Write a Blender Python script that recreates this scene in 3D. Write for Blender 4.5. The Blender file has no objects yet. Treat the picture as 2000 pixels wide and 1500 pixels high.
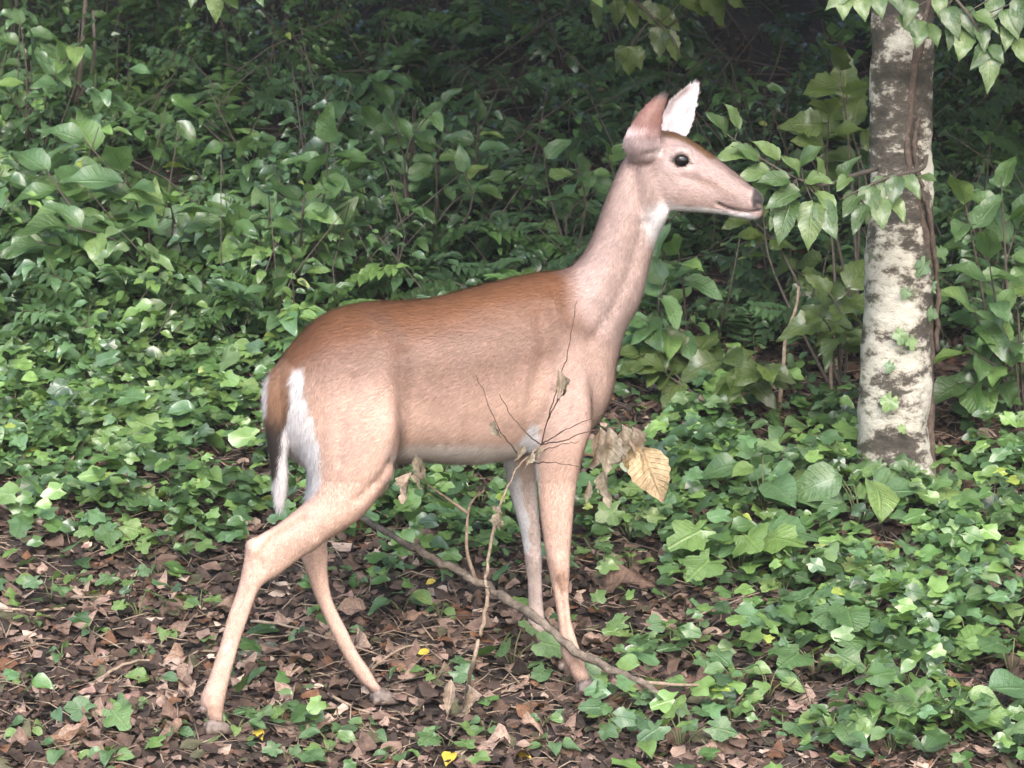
import bpy, math, random
import numpy as np
from mathutils import Vector, Matrix, noise as mnoise

# ------------------------------------------------------------------ camera
scene = bpy.context.scene
COL = scene.collection
CAM = Vector((0.0, -9.0, 1.62))
PITCH = math.radians(6.0)
PX = 8550.0                      # focal length in blueprint units (2000 wide sheet)
cam_data = bpy.data.cameras.new('camera')
cam = bpy.data.objects.new('camera', cam_data)
COL.objects.link(cam)
cam.location = CAM
cam.rotation_euler = (math.pi / 2 - PITCH, 0, 0)
cam_data.sensor_width = 36.0
cam_data.lens = 36.0 * PX / 2000.0
cam_data.clip_start = 0.1
cam_data.clip_end = 400.0
cam_data.dof.use_dof = True
cam_data.dof.focus_distance = 9.0
cam_data.dof.aperture_fstop = 13.0
scene.camera = cam
# ------------------------------------------------------------------ sky, sun, exposure
SUN_ELEV, SUN_AZ = math.radians(39.0), math.radians(-14.0)   # soft daylight from the open roadside
world = bpy.data.worlds.new('World')
scene.world = world
world.use_nodes = True
wn = world.node_tree.nodes
wn.clear()
w_out = wn.new('ShaderNodeOutputWorld')
w_bg = wn.new('ShaderNodeBackground')
w_sky = wn.new('ShaderNodeTexSky')
w_sky.sky_type = 'NISHITA'
w_sky.sun_disc = False
w_sky.sun_elevation = SUN_ELEV
w_sky.sun_rotation = math.pi + SUN_AZ
w_sky.air_density = 1.0
w_sky.dust_density = 3.0
w_bg.inputs['Strength'].default_value = 0.15
world.node_tree.links.new(w_sky.outputs[0], w_bg.inputs[0])
world.node_tree.links.new(w_bg.outputs[0], w_out.inputs[0])
sun_data = bpy.data.lights.new('sun', 'SUN')
sun_data.energy = 1.0
sun_data.angle = math.radians(26.0)
sun_data.color = (1.0, 0.97, 0.96)
sun = bpy.data.objects.new('sun', sun_data)
COL.objects.link(sun)
sun.rotation_euler = (math.pi / 2 - SUN_ELEV, 0, SUN_AZ)
sun.location = (-3, -8, 8)
scene.view_settings.view_transform = 'Standard'
scene.view_settings.look = 'None'
scene.view_settings.exposure = 1.85
scene.view_settings.gamma = 1.0
scene.view_settings.use_curve_mapping = False
scene.cycles.max_bounces = 6
scene.cycles.diffuse_bounces = 4
scene.cycles.glossy_bounces = 2
scene.cycles.transmission_bounces = 4
scene.cycles.transparent_max_bounces = 4
scene.cycles.use_denoising = True
scene.cycles.sample_clamp_indirect = 4.0

RNG = np.random.default_rng(7)
random.seed(7)
CP, SP = math.cos(PITCH), math.sin(PITCH)


def at(px, py, y):
    """blueprint position (2000 x 1500 sheet) -> point in the place at depth y"""
    a, b = (px - 1000.0) / PX, (750.0 - py) / PX
    d = Vector((a, CP + b * SP, -SP + b * CP))
    return CAM + d * ((y - CAM.y) / d.y)


def sheet(P):
    """points (n,3) -> blueprint positions (n,2)"""
    q = P - np.array(CAM)
    f = q[:, 1] * CP - q[:, 2] * SP
    u = q[:, 1] * SP + q[:, 2] * CP
    return np.stack([1000 + PX * q[:, 0] / f, 750 - PX * u / f], 1)


SLOPE = math.tan(math.radians(16.0))
Z0 = at(418, 1428, -0.2).z + 0.2 * SLOPE


def ground_z(x, y):
    v = 0.026 * mnoise.noise((x * 1.3, y * 1.3, 3.1)) + 0.012 * mnoise.noise((x * 4.1, y * 4.1, 9.7))
    far = max(0.0, (y - 3.0))
    return Z0 + SLOPE * y + v + 0.10 * mnoise.noise((x * .5, y * .5, 1.0)) * min(1.0, far) + 0.012 * far * far * 0.3


def on_ground(px, py):
    """where the sheet position meets the slope"""
    y = 0.0
    for _ in range(40):
        p = at(px, py, y)
        y += (p.z - ground_z(p.x, p.y)) / SLOPE * 0.6
    p = at(px, py, y)
    return Vector((p.x, p.y, ground_z(p.x, p.y)))


# ------------------------------------------------------------------ helpers
def props(o, label=None, cat=None, group=None, kind=None):
    if label: o['label'] = label
    if cat: o['category'] = cat
    if group: o['group'] = group
    if kind: o['kind'] = kind
    return o


def link(name, data, parent=None, mat=None):
    o = bpy.data.objects.new(name, data)
    COL.objects.link(o)
    if parent is not None: o.parent = parent
    if mat is not None and not data.materials: data.materials.append(mat)
    return o


def empty(name, loc, label=None, cat=None, group=None):
    o = bpy.data.objects.new(name, None)
    o.empty_display_size = 0.05
    COL.objects.link(o)
    o.location = loc
    return props(o, label, cat, group)


def np_mesh(name, V, F, col=None, uv=None, smooth=True):
    """V (n,3), F (m,k) faces all of k corners, col (n,3) or None, uv (n,2) or None"""
    V = np.asarray(V, np.float32); F = np.asarray(F, np.int32)
    me = bpy.data.meshes.new(name)
    me.vertices.add(len(V)); me.vertices.foreach_set('co', V.ravel())
    m, k = F.shape
    me.loops.add(m * k); me.loops.foreach_set('vertex_index', F.ravel())
    me.polygons.add(m)
    me.polygons.foreach_set('loop_start', np.arange(0, m * k, k, dtype=np.int32))
    me.polygons.foreach_set('loop_total', np.full(m, k, np.int32))
    me.polygons.foreach_set('use_smooth', np.full(m, smooth, bool))
    me.update(calc_edges=True)
    if col is not None:
        a = me.color_attributes.new('Col', 'FLOAT_COLOR', 'POINT')
        c = np.ones((len(V), 4), np.float32); c[:, :3] = col
        a.data.foreach_set('color', c.ravel())
    if uv is not None:
        l = me.uv_layers.new(name='UVMap')
        l.data.foreach_set('uv', np.asarray(uv, np.float32)[F.ravel()].ravel())
    return me


def tris(F):
    """quads to triangles"""
    F = np.asarray(F)
    return np.concatenate([F[:, [0, 1, 2]], F[:, [0, 2, 3]]])


class Tubes:
    """collects tapered tubes into one mesh"""
    def __init__(self): self.V, self.F, self.n = [], [], 0

    def add(self, pts, rad, k=6, wob=0.0):
        pts = [Vector(p) for p in pts]
        rings = []
        ref = Vector((0.31, 0.2, 0.93))
        for i, p in enumerate(pts):
            t = (pts[min(i + 1, len(pts) - 1)] - pts[max(i - 1, 0)]).normalized()
            a = t.cross(ref)
            if a.length < 0.1: a = t.cross(Vector((1, 0, 0)))
            a.normalize(); b = t.cross(a)
            r = rad[i] if hasattr(rad, '__len__') else rad
            ring = []
            for j in range(k):
                th = 2 * math.pi * j / k
                rr = r * (1 + wob * (random.random() - 0.5))
                ring.append(p + a * (math.cos(th) * rr) + b * (math.sin(th) * rr))
            rings.append(ring)
        base = self.n
        for ring in rings: self.V += ring
        for i in range(len(pts) - 1):
            for j in range(k):
                a0 = base + i * k + j; a1 = base + i * k + (j + 1) % k
                self.F.append((a0, a1, a1 + k, a0 + k))
        self.V += [pts[0], pts[-1]]
        c0 = base + len(pts) * k; c1 = c0 + 1; e = base + (len(pts) - 1) * k
        for j in range(k):
            self.F.append((c0, base + (j + 1) % k, base + j, c0))
            self.F.append((c1, e + j, e + (j + 1) % k, c1))
        self.n = len(self.V)

    def mesh(self, name, origin=Vector((0, 0, 0))):
        V = np.array([tuple(v - origin) for v in self.V])
        F = tris(np.array(self.F))
        F = F[(F[:, 0] != F[:, 1]) & (F[:, 1] != F[:, 2]) & (F[:, 0] != F[:, 2])]
        return np_mesh(name, V, F)


def spline(pts, n):
    """Catmull-Rom through points (any length tuples), n samples per span"""
    P = np.array([tuple(p) for p in pts], float)
    P = np.concatenate([[2 * P[0] - P[1]], P, [2 * P[-1] - P[-2]]])
    out = []
    for i in range(1, len(P) - 2):
        for k in range(n):
            t = k / n
            a, b, c, d = P[i - 1], P[i], P[i + 1], P[i + 2]
            out.append(0.5 * (2 * b + (c - a) * t + (2 * a - 5 * b + 4 * c - d) * t * t + (3 * b - a - 3 * c + d) * t ** 3))
    out.append(P[-2])
    return np.array(out)


def new_mat(name):
    m = bpy.data.materials.new(name)
    m.use_nodes = True
    nt = m.node_tree
    nt.nodes.clear()
    out = nt.nodes.new('ShaderNodeOutputMaterial')
    bs = nt.nodes.new('ShaderNodeBsdfPrincipled')
    nt.links.new(bs.outputs[0], out.inputs[0])
    return m, nt, bs, out


def node(nt, typ, inputs=None, **kw):
    n = nt.nodes.new(typ)
    for k, v in kw.items(): setattr(n, k, v)
    for k, v in (inputs or {}).items():
        if hasattr(v, 'links') or hasattr(v, 'is_output'): nt.links.new(v, n.inputs[k])
        else: n.inputs[k].default_value = v
    return n


def ramp(nt, fac, stops):
    r = nt.nodes.new('ShaderNodeValToRGB')
    e = r.color_ramp.elements
    while len(e) > 1: e.remove(e[0])
    e[0].position, e[0].color = stops[0][0], (*stops[0][1], 1)
    for p, c in stops[1:]:
        q = e.new(p); q.color = (*c, 1)
    nt.links.new(fac, r.inputs[0])
    return r.outputs[0]


# ------------------------------------------------------------------ ground
def make_ground():
    xs = np.concatenate([np.linspace(-40, -4, 19)[:-1], np.linspace(-4, 4, 181), np.linspace(4, 40, 19)[1:]])
    ys = np.concatenate([np.linspace(-14, -1.2, 14)[:-1], np.linspace(-1.2, 7, 190), np.linspace(7, 60, 28)[1:]])
    V = []
    for y in ys:
        for x in xs:
            z = ground_z(x, y) if y > -1.2 else Z0 + SLOPE * (-1.2) + (y + 1.2) * 0.04 - 0.01
            if y > 7: z = ground_z(x, 7) + (y - 7) * 0.36
            V.append((x, y, z))
    nx = len(xs)
    i, j = np.meshgrid(np.arange(len(ys) - 1), np.arange(nx - 1), indexing='ij')
    a = (i * nx + j).ravel()
    F = np.stack([a, a + 1, a + 1 + nx, a + nx], 1)
    m, nt, bs, out = new_mat('forest_soil')
    tc = node(nt, 'ShaderNodeTexCoord')
    n1 = node(nt, 'ShaderNodeTexNoise', {'Vector': tc.outputs['Object'], 'Scale': 9.0, 'Detail': 10.0, 'Roughness': 0.75})
    n2 = node(nt, 'ShaderNodeTexNoise', {'Vector': tc.outputs['Object'], 'Scale': 70.0, 'Detail': 6.0, 'Roughness': 0.8})
    mix = node(nt, 'ShaderNodeMath', {0: n1.outputs[0], 1: n2.outputs[0]}, operation='ADD')
    half = node(nt, 'ShaderNodeMath', {0: mix.outputs[0], 1: 0.5}, operation='MULTIPLY')
    c = ramp(nt, half.outputs[0], [(0.36, (0.014, 0.010, 0.009)), (0.5, (0.04, 0.027, 0.022)), (0.64, (0.10, 0.068, 0.055))])
    nt.links.new(c, bs.inputs['Base Color'])
    bs.inputs['Roughness'].default_value = 0.9
    b = node(nt, 'ShaderNodeBump', {'Height': half.outputs[0], 'Strength': 0.9, 'Distance': 0.03})
    nt.links.new(b.outputs[0], bs.inputs['Normal'])
    o = link('ground', np_mesh('ground', V, F), None, m)
    props(o, 'sloping forest floor of dark brown soil', None, None, 'structure')


make_ground()

# ------------------------------------------------------------------ the doe
YAW = math.radians(18.0)
MED = np.array([(400, -0.154), (850, 0.0), (1150, 0.103), (1250, 0.122), (1350, 0.126), (1490, 0.112)])


def ymed(px): return float(np.interp(px, MED[:, 0], MED[:, 1]))


def yaw_at(px): return float(np.interp(px, (1080, 1200, 1300, 1490), (YAW, YAW * 0.6, 0.0, -0.09)))


def loft(st, k=28, e=2.0, crescent=None):
    """closed tube through stations (A, B, half width, yaw): A and B are opposite edge points, the third axis is across the body"""
    V, F = [], []
    for (A, B, hw, yw) in st:
        c = (A + B) / 2; up = (A - B) / 2
        lat = Vector((math.sin(yw), -math.cos(yw), 0)) * hw
        for j in range(k):
            th = 2 * math.pi * j / k
            cs, sn = math.cos(th), math.sin(th)
            f = (abs(cs) ** e + abs(sn) ** e) ** (-1.0 / e)
            V.append(c + up * (cs * f) + lat * (sn * f))
    n = len(st)
    for i in range(n - 1):
        for j in range(k):
            a, b = i * k + j, i * k + (j + 1) % k
            F.append((a, b, b + k, a + k))
    V.append((st[0][0] + st[0][1]) / 2); V.append((st[-1][0] + st[-1][1]) / 2)
    for j in range(k):
        F.append((n * k, (j + 1) % k, j)); F.append((n * k + 1, (n - 1) * k + j, (n - 1) * k + (j + 1) % k))
    return V, F


def stations(rows, off=0.0, per=4, depth=None):
    """rows of (ax, ay, bx, by, half width[, depth]) on the sheet -> smoothed stations"""
    S = spline(rows, per)
    out = []
    for r in S:
        ax, ay, bx, by, hw = r[:5]
        mx = (ax + bx) / 2
        yw = yaw_at(mx)
        if len(r) > 5: A, B = at(ax, ay, r[5]), at(bx, by, r[5])
        else: A, B = at(ax, ay, ymed(ax) + off), at(bx, by, ymed(bx) + off)
        out.append((A, B, max(hw, 0.002), yw))
    return out


def ball(px, py, y, rx, ry, rz, yw=YAW, tilt=0.0, k=16):
    """ellipsoid mass: rx along the body, ry across, rz up, tilt in the side plane"""
    c = at(px, py, y)
    M = Matrix.Rotation(yw, 3, 'Z') @ Matrix.Rotation(tilt, 3, 'Y')
    V, F = [], []
    for i in range(1, k):
        ph = math.pi * i / k
        for j in range(k):
            th = 2 * math.pi * j / k
            V.append(c + M @ Vector((rx * math.sin(ph) * math.cos(th), ry * math.sin(ph) * math.sin(th), rz * math.cos(ph))))
    for i in range(k - 2):
        for j in range(k):
            a, b = i * k + j, i * k + (j + 1) % k
            F.append((a, a + k, b + k, b))
    V += [c + M @ Vector((0, 0, rz)), c - M @ Vector((0, 0, rz))]
    n = (k - 1) * k
    for j in range(k):
        F.append((n, j, (j + 1) % k)); F.append((n + 1, (k - 2) * k + (j + 1) % k, (k - 2) * k + j))
    return V, F


def ear(rows, thick, cup, yw, k=11):
    """cupped leaf shaped pinna; rows of (lx, ly, rx, ry, depth); cup>0 bulges away from the viewer's side"""
    S = spline(rows, 4)
    V, F = [], []
    n = len(S)
    for i, (lx, ly, rx, ry, y) in enumerate(S):
        A, B = at(lx, ly, y), at(rx, ry, y)
        w = (B - A).length
        e = min(1.0, (n - 1 - i) / 5.0 + 0.25)
        for side in (0, 1):
            for j in range(k):
                t = j / (k - 1)
                p = A.lerp(B, t)
                bow = 4 * t * (1 - t)
                th = thick * e * (0.35 + 0.65 * bow)
                p = p + Vector((math.sin(yw), math.cos(yw), 0)) * (cup * w * bow + (th if side else 0.0))
                V.append(p)
    for i in range(n - 1):
        for j in range(k - 1):
            a = i * 2 * k + j
            F.append((a, a + 2 * k, a + 2 * k + 1, a + 1))
            b = a + k
            F.append((b, b + 1, b + 2 * k + 1, b + 2 * k))
        a = i * 2 * k; F.append((a, a + k, a + 3 * k, a + 2 * k))
        a = i * 2 * k + k - 1; F.append((a, a + 2 * k, a + 3 * k, a + k))
    for j in range(k - 1):
        F.append((j, j + 1, j + 1 + k, j + k))
        a = (n - 1) * 2 * k + j
        F.append((a, a + k, a + k + 1, a + 1))
    return V, F


HOOF = {k: at(v[0], v[1], on_ground(v[0], v[1] + 15).y) for k, v in dict(nh=(420, 1424), fh=(745, 1366), nf=(1146, 1346), ff=(1053, 1254)).items()}


def leg(rows, y_top, hoof, y_mid=None):
    """rows as for stations; depth runs from y_top at the first row to the hoof's depth at the last"""
    n = len(rows)
    ys = [r[1] for r in rows]
    out = []
    for r in rows:
        t = (0.5 * (r[1] + r[3]) - 0.5 * (rows[0][1] + rows[0][3])) / (0.5 * (rows[-1][1] + rows[-1][3]) - 0.5 * (rows[0][1] + rows[0][3]))
        t = t * t * (3 - 2 * t)
        out.append((*r, y_top + (hoof.y - y_top) * t))
    return stations(out, per=4)


def sdpoly(P, poly):
    """signed distance (positive inside) of points (n,2) to a polygon"""
    poly = np.array(poly, float)
    d = np.full(len(P), 1e9); ins = np.zeros(len(P), bool)
    for a, b in zip(poly, np.roll(poly, -1, 0)):
        e = b - a; w = P - a
        t = np.clip((w @ e) / (e @ e), 0, 1)
        d = np.minimum(d, np.linalg.norm(w - t[:, None] * e, axis=1))
        c1 = (a[1] <= P[:, 1]) & (b[1] > P[:, 1]) | (b[1] <= P[:, 1]) & (a[1] > P[:, 1])
        with np.errstate(divide='ignore', invalid='ignore'):
            xi = a[0] + (P[:, 1] - a[1]) / (b[1] - a[1]) * (b[0] - a[0])
        ins ^= c1 & (P[:, 0] < xi)
    return np.where(ins, d, -d)


def sdline(P, line):
    line = np.array(line, float)
    d = np.full(len(P), 1e9)
    for a, b in zip(line[:-1], line[1:]):
        e = b - a; w = P - a
        t = np.clip((w @ e) / (e @ e), 0, 1)
        d = np.minimum(d, np.linalg.norm(w - t[:, None] * e, axis=1))
    return d


def sstep(a, b, x):
    t = np.clip((x - a) / (b - a), 0, 1)
    return t * t * (3 - 2 * t)


def make_doe():
    pieces = []
    # trunk of the body: x, top, bottom, half width (m)
    T = [(532, 742, 800, .028), (548, 708, 858, .062), (580, 668, 900, .098), (620, 626, 925, .122), (665, 602, 935, .134),
         (715, 592, 925, .138), (765, 589, 910, .138), (815, 587, 899, .140), (865, 579, 903, .142), (915, 566, 905, .142),
         (965, 552, 900, .138), (1015, 540, 890, .130), (1065, 531, 880, .118), (1105, 530, 868, .104), (1145, 560, 846, .088),
         (1175, 605, 812, .068), (1196, 660, 765, .040)]
    pieces.append(loft(stations([(x, t, x, b, h) for x, t, b, h in T]), 36, 2.15))
    # neck
    N = [(1050, 575, 1150, 800, .085), (1082, 540, 1199, 720, .082), (1122, 516, 1217, 652, .068), (1152, 472, 1249, 598, .058), (1172, 416, 1266, 535, .051),
         (1192, 362, 1282, 475, .047), (1212, 318, 1302, 428, .046), (1236, 288, 1312, 404, .044), (1262, 268, 1325, 400, .04)]
    pieces.append(loft(stations(N), 28, 2.1))
    # head
    Hd = [(1222, 302, 1268, 392, .024), (1240, 278, 1284, 405, .038), (1268, 262, 1304, 411, .046), (1300, 257, 1328, 412, .051), (1338, 268, 1352, 413, .050),
          (1374, 290, 1382, 415, .041), (1408, 315, 1411, 418, .032), (1438, 339, 1440, 424, .0265), (1464, 361, 1463, 428, .0245),
          (1482, 373, 1479, 429, .0225), (1492, 386, 1489, 422, .016)]
    pieces.append(loft(stations(Hd), 28, 2.25))
    # cheek and brow masses
    for s in (1, -1):
        pieces.append(ball(1318, 358, ymed(1318) - s * .028, .052, .02, .042, yaw_at(1318)))
        pieces.append(ball(1330, 306, ymed(1330) - s * .040, .027, .0150, .022, yaw_at(1330)))
        pieces.append(ball(1474, 396, ymed(1474) - s * .012, .018, .011, .013, yaw_at(1474)))
    # near hind limb: haunch, thigh, gaskin, hock, cannon, pastern
    NH = [(600, 690, 735, 640, .030), (580, 735, 762, 690, .050), (575, 790, 782, 772, .062), (588, 862, 788, 855, .066), (604, 925, 776, 912, .062), (603, 970, 742, 966, .052),
          (578, 997, 702, 1012, .043), (541, 1026, 640, 1054, .034), (505, 1046, 585, 1093, .027), (482, 1064, 545, 1124, .0235), (474, 1102, 521, 1138, .0215),
          (464, 1142, 505, 1156, .0195), (443, 1200, 486, 1208, .0175), (426, 1262, 466, 1268, .0165), (408, 1320, 450, 1326, .0175), (391, 1362, 440, 1370, .021),
          (393, 1385, 437, 1392, .020), (400, 1396, 436, 1400, .019), (404, 1408, 438, 1410, .018)]
    pieces.append(loft(leg(NH, ymed(690) - .082, HOOF['nh']), 22, 2.1))
    FH = [(590, 690, 745, 620, .035), (572, 735, 772, 680, .052), (572, 790, 780, 770, .062), (588, 862, 780, 855, .062), (600, 925, 760, 912, .054), (598, 968, 708, 966, .044),
          (592, 1000, 668, 1004, .034), (583, 1046, 640, 1052, .026), (585, 1076, 642, 1084, .022), (594, 1112, 641, 1118, .0195), (615, 1168, 651, 1172, .0165),
          (641, 1226, 679, 1229, .016), (662, 1268, 699, 1271, .016), (682, 1303, 723, 1306, .018), (700, 1330, 738, 1332, .018), (714, 1344, 746, 1342, .018), (722, 1354, 750, 1350, .017)]
    pieces.append(loft(leg(FH, ymed(690) + .082, HOOF['fh']), 22, 2.1))
    NF = [(1085, 600, 1130, 597, .018), (1062, 650, 1142, 645, .028), (1042, 720, 1146, 715, .036), (1034, 790, 1150, 780, .042), (1036, 840, 1158, 830, .046), (1041, 880, 1143, 876, .040),
          (1045, 920, 1133, 918, .034), (1052, 986, 1122, 986, .028), (1060, 1040, 1116, 1040, .024), (1066, 1085, 1114, 1085, .0225), (1073, 1125, 1113, 1125, .021), (1081, 1172, 1114, 1172, .0165),
          (1088, 1214, 1118, 1213, .0158), (1092, 1248, 1127, 1246, .017), (1096, 1278, 1136, 1274, .0195), (1108, 1306, 1146, 1302, .018), (1116, 1322, 1152, 1316, .018), (1122, 1334, 1156, 1328, .017)]
    pieces.append(loft(leg(NF, ymed(1100) - .072, HOOF['nf']), 22, 2.1))
    FF = [(1050, 650, 1150, 645, .040), (1020, 720, 1165, 715, .048), (1000, 790, 1140, 780, .048), (986, 850, 1090, 845, .040), (984, 905, 1050, 905, .034), (993, 958, 1050, 958, .029), (1008, 1006, 1052, 1006, .025),
          (1018, 1042, 1055, 1042, .022), (1024, 1085, 1058, 1085, .0195), (1029, 1131, 1059, 1131, .0165), (1031, 1180, 1062, 1180, .0158), (1029, 1206, 1065, 1206, .018),
          (1032, 1226, 1068, 1224, .0185), (1035, 1234, 1070, 1231, .018), (1038, 1244, 1070, 1241, .017)]
    pieces.append(loft(leg(FF, ymed(1090) + .070, HOOF['ff']), 22, 2.1))
    # tail
    yt = ymed(545) - .012
    TL = [(556, 702, 592, 692, .016, yt + .03), (534, 722, 576, 714, .022, yt + .008), (518, 756, 570, 752, .026, yt - .006), (516, 800, 566, 800, .024, yt - .014), (522, 845, 562, 845, .020, yt - .018),
          (528, 890, 560, 892, .017, yt - .02), (532, 930, 561, 934, .014, yt - .02), (535, 965, 558, 968, .010, yt - .02), (541, 994, 551, 996, .005, yt - .02)]
    pieces.append(loft(stations(TL), 20, 2.0))
    # ears: the near one turned back shows its outside, the far one its pale cup
    ye = ymed(1260)
    E1 = [(1228, 318, 1282, 318, ye - .030), (1211, 292, 1292, 302, ye - .044), (1208, 272, 1293, 274, ye - .052), (1222, 246, 1293, 250, ye - .058), (1243, 220, 1295, 230, ye - .062),
          (1264, 202, 1298, 212, ye - .064), (1280, 188, 1303, 196, ye - .064), (1294, 178, 1307, 182, ye - .063)]
    pieces.append(ear(E1, .011, -.26, 0.0))
    E2 = [(1288, 270, 1328, 276, ye + .028), (1289, 254, 1343, 264, ye + .036), (1290, 238, 1352, 246, ye + .044), (1295, 220, 1358, 226, ye + .050), (1303, 203, 1361, 206, ye + .054),
          (1318, 187, 1364, 190, ye + .058), (1336, 173, 1366, 174, ye + .060), (1356, 156, 1366, 158, ye + .062)]
    pieces.append(ear(E2, .010, .22, 0.1))
    V, F = [], []
    for v, f in pieces:
        b = len(V); V += [tuple(p) for p in v]; F += [tuple(b + i for i in q) for q in f]
    me = bpy.data.meshes.new('doe_shapes')
    me.from_pydata(V, [], F); me.update()
    tmp = bpy.data.objects.new('doe_shapes', me); COL.objects.link(tmp)
    rm = tmp.modifiers.new('remesh', 'REMESH'); rm.mode = 'VOXEL'; rm.voxel_size = 0.0042
    dg = bpy.context.evaluated_depsgraph_get()
    ev = tmp.evaluated_get(dg).to_mesh()
    n = len(ev.vertices)
    P = np.empty(n * 3, np.float32); ev.vertices.foreach_get('co', P); P = P.reshape(-1, 3).astype(float)
    E = np.empty(len(ev.edges) * 2, np.int32); ev.edges.foreach_get('vertices', E); E = E.reshape(-1, 2)
    Q = [tuple(p.vertices) for p in ev.polygons]
    tmp.evaluated_get(dg).to_mesh_clear()
    bpy.data.objects.remove(tmp)
    deg = np.bincount(E.ravel(), minlength=n).astype(float)[:, None]

    def lap(A):
        s = np.empty_like(A)
        for k in range(3):
            s[:, k] = np.bincount(E[:, 0], A[E[:, 1], k], n) + np.bincount(E[:, 1], A[E[:, 0], k], n)
        return s / deg

    S = sheet(P)
    head = sstep(1225, 1265, S[:, 0]) * sstep(470, 420, S[:, 1])
    low = sstep(930, 1040, S[:, 1])
    fine = np.maximum(head, low)
    fine = np.maximum(fine, sstep(585, 570, S[:, 0]))[:, None]        # tail, head and lower limbs keep their form
    for it in range(70):
        P = P + 0.5 * (1 - fine) * (lap(P) - P)
        if it < 9:
            P = P + 0.5 * fine * (lap(P) - P)
            P = P - 0.52 * fine * (lap(P) - P)
    S = sheet(P)

    def normals():
        me2 = bpy.data.meshes.new('t'); me2.from_pydata(P.tolist(), [], Q); me2.update()
        N = np.empty(n * 3, np.float32); me2.vertices.foreach_get('normal', N)
        bpy.data.meshes.remove(me2)
        return N.reshape(-1, 3).astype(float)

    N = normals()
    ym = np.interp(S[:, 0], MED[:, 0], MED[:, 1])
    tt = ym - P[:, 1]                       # towards the viewer positive
    near = tt > 0

    # creases between limb and trunk, jaw, neck fold, tendons
    def groove(line, width, depth, both=True):
        d = sdline(S, line)
        g = np.exp(-(d / width) ** 2) * depth
        if not both: g = g * (tt > -0.01)
        return g
    disp = np.zeros(n)
    torso = sstep(1010, 960, S[:, 1])
    disp -= groove([(790, 690), (790, 780), (786, 850), (772, 900)], 18, .0055) * torso
    disp += groove([(740, 650), (758, 700), (755, 790), (748, 850)], 40, .004) * torso
    disp -= groove([(1062, 700), (1046, 770), (1036, 840), (1046, 890)], 16, .004) * torso
    disp -= groove([(1238, 330), (1246, 380), (1262, 430)], 12, .004)
    disp -= groove([(1262, 300), (1290, 296)], 7, .003)
    disp -= groove([(1330, 345), (1362, 352), (1400, 368)], 9, .0022)
    disp += groove([(1345, 330), (1400, 360), (1440, 385)], 10, .0018)
    disp -= groove([(1402, 399), (1430, 409), (1455, 413), (1480, 412)], 4, .0035)
    disp -= groove([(1481, 399), (1487, 401)], 5, .004)
    disp -= groove([(508, 1075), (535, 1045), (590, 1012)], 8, .004)
    disp -= groove([(505, 1085), (512, 1110)], 7, .003)
    disp -= groove([(700, 975), (735, 940), (765, 905)], 10, .004)
    disp -= groove([(1088, 1140), (1098, 1180), (1104, 1240)], 5, .002) + groove([(480, 1150), (455, 1220), (438, 1290)], 6, .0022)
    disp += groove([(715, 622), (740, 640)], 26, .0022) * torso                       # hip point
    disp += groove([(1085, 590), (1105, 660), (1118, 720)], 16, .0035) * torso        # shoulder blade spine
    disp -= groove([(1062, 610), (1070, 690), (1080, 760)], 16, .0035) * torso
    disp += groove([(1130, 745), (1140, 790)], 20, .004) * torso                       # point of the shoulder
    disp -= groove([(1085, 770), (1070, 820), (1060, 850)], 12, .003) * torso
    disp -= groove([(1255, 440), (1235, 520), (1200, 600), (1160, 660)], 12, .0035)   # neck groove
    disp += groove([(1225, 420), (1200, 500), (1165, 580)], 14, .002)
    disp -= groove([(690, 740), (672, 820), (662, 900)], 12, .0028) * torso           # thigh muscles
    disp -= groove([(820, 640), (900, 630), (1000, 612)], 22, .002) * torso
    disp -= groove([(840, 800), (900, 825), (980, 830)], 26, .002) * torso
    disp += groove([(1090, 1095), (1094, 1118)], 13, .0036) + groove([(490, 1064), (498, 1078)], 11, .0045) + groove([(415, 1358), (414, 1372)], 14, .003)
    disp -= groove([(1098, 1155), (1101, 1200)], 22, .0016) + groove([(466, 1165), (440, 1250)], 26, .0014)
    disp += groove([(616, 1062), (612, 1080)], 12, .002) + groove([(1116, 1276), (1120, 1284)], 12, .002) + groove([(1042, 1090), (1044, 1112)], 12, .002)
    rib = np.sin(S[:, 0] / 13.0 + S[:, 1] / 60.0) * sstep(840, 880, S[:, 0]) * sstep(1030, 990, S[:, 0]) * sstep(640, 700, S[:, 1]) * sstep(880, 820, S[:, 1])
    disp += .0011 * rib
    disp *= 1.5
    disp -= .0022 * sstep(1000, 1130, S[:, 1])
    P = P + N * disp[:, None]
    for _ in range(2): P = P + 0.35 * (lap(P) - P)
    N = normals()
    S = sheet(P)

    # coat colours -----------------------------------------------------------------
    jit = np.array([mnoise.noise(Vector(p) * 26.0) for p in P])
    jit2 = np.array([mnoise.noise(Vector(p) * 70.0) for p in P])
    jl = np.array([mnoise.noise(Vector(p) * 7.0) for p in P])
    X, Y = S[:, 0], S[:, 1]
    top = np.interp(X, [t[0] for t in T], [t[1] for t in T])
    bot = np.interp(X, [t[0] for t in T], [t[2] for t in T])
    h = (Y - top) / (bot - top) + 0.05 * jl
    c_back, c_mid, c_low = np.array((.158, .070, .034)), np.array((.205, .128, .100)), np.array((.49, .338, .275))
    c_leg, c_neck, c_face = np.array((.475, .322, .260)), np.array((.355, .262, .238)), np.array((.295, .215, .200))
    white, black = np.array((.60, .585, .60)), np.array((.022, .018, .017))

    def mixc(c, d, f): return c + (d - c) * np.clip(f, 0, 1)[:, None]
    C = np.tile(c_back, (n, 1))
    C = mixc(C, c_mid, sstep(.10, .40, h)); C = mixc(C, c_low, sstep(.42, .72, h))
    C = mixc(C, c_leg, sstep(860, 960, Y) * (1 - sstep(780, 800, X) * sstep(1000, 980, X)))
    hind = sstep(790, 720, X) * sstep(690, 800, Y)
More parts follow.
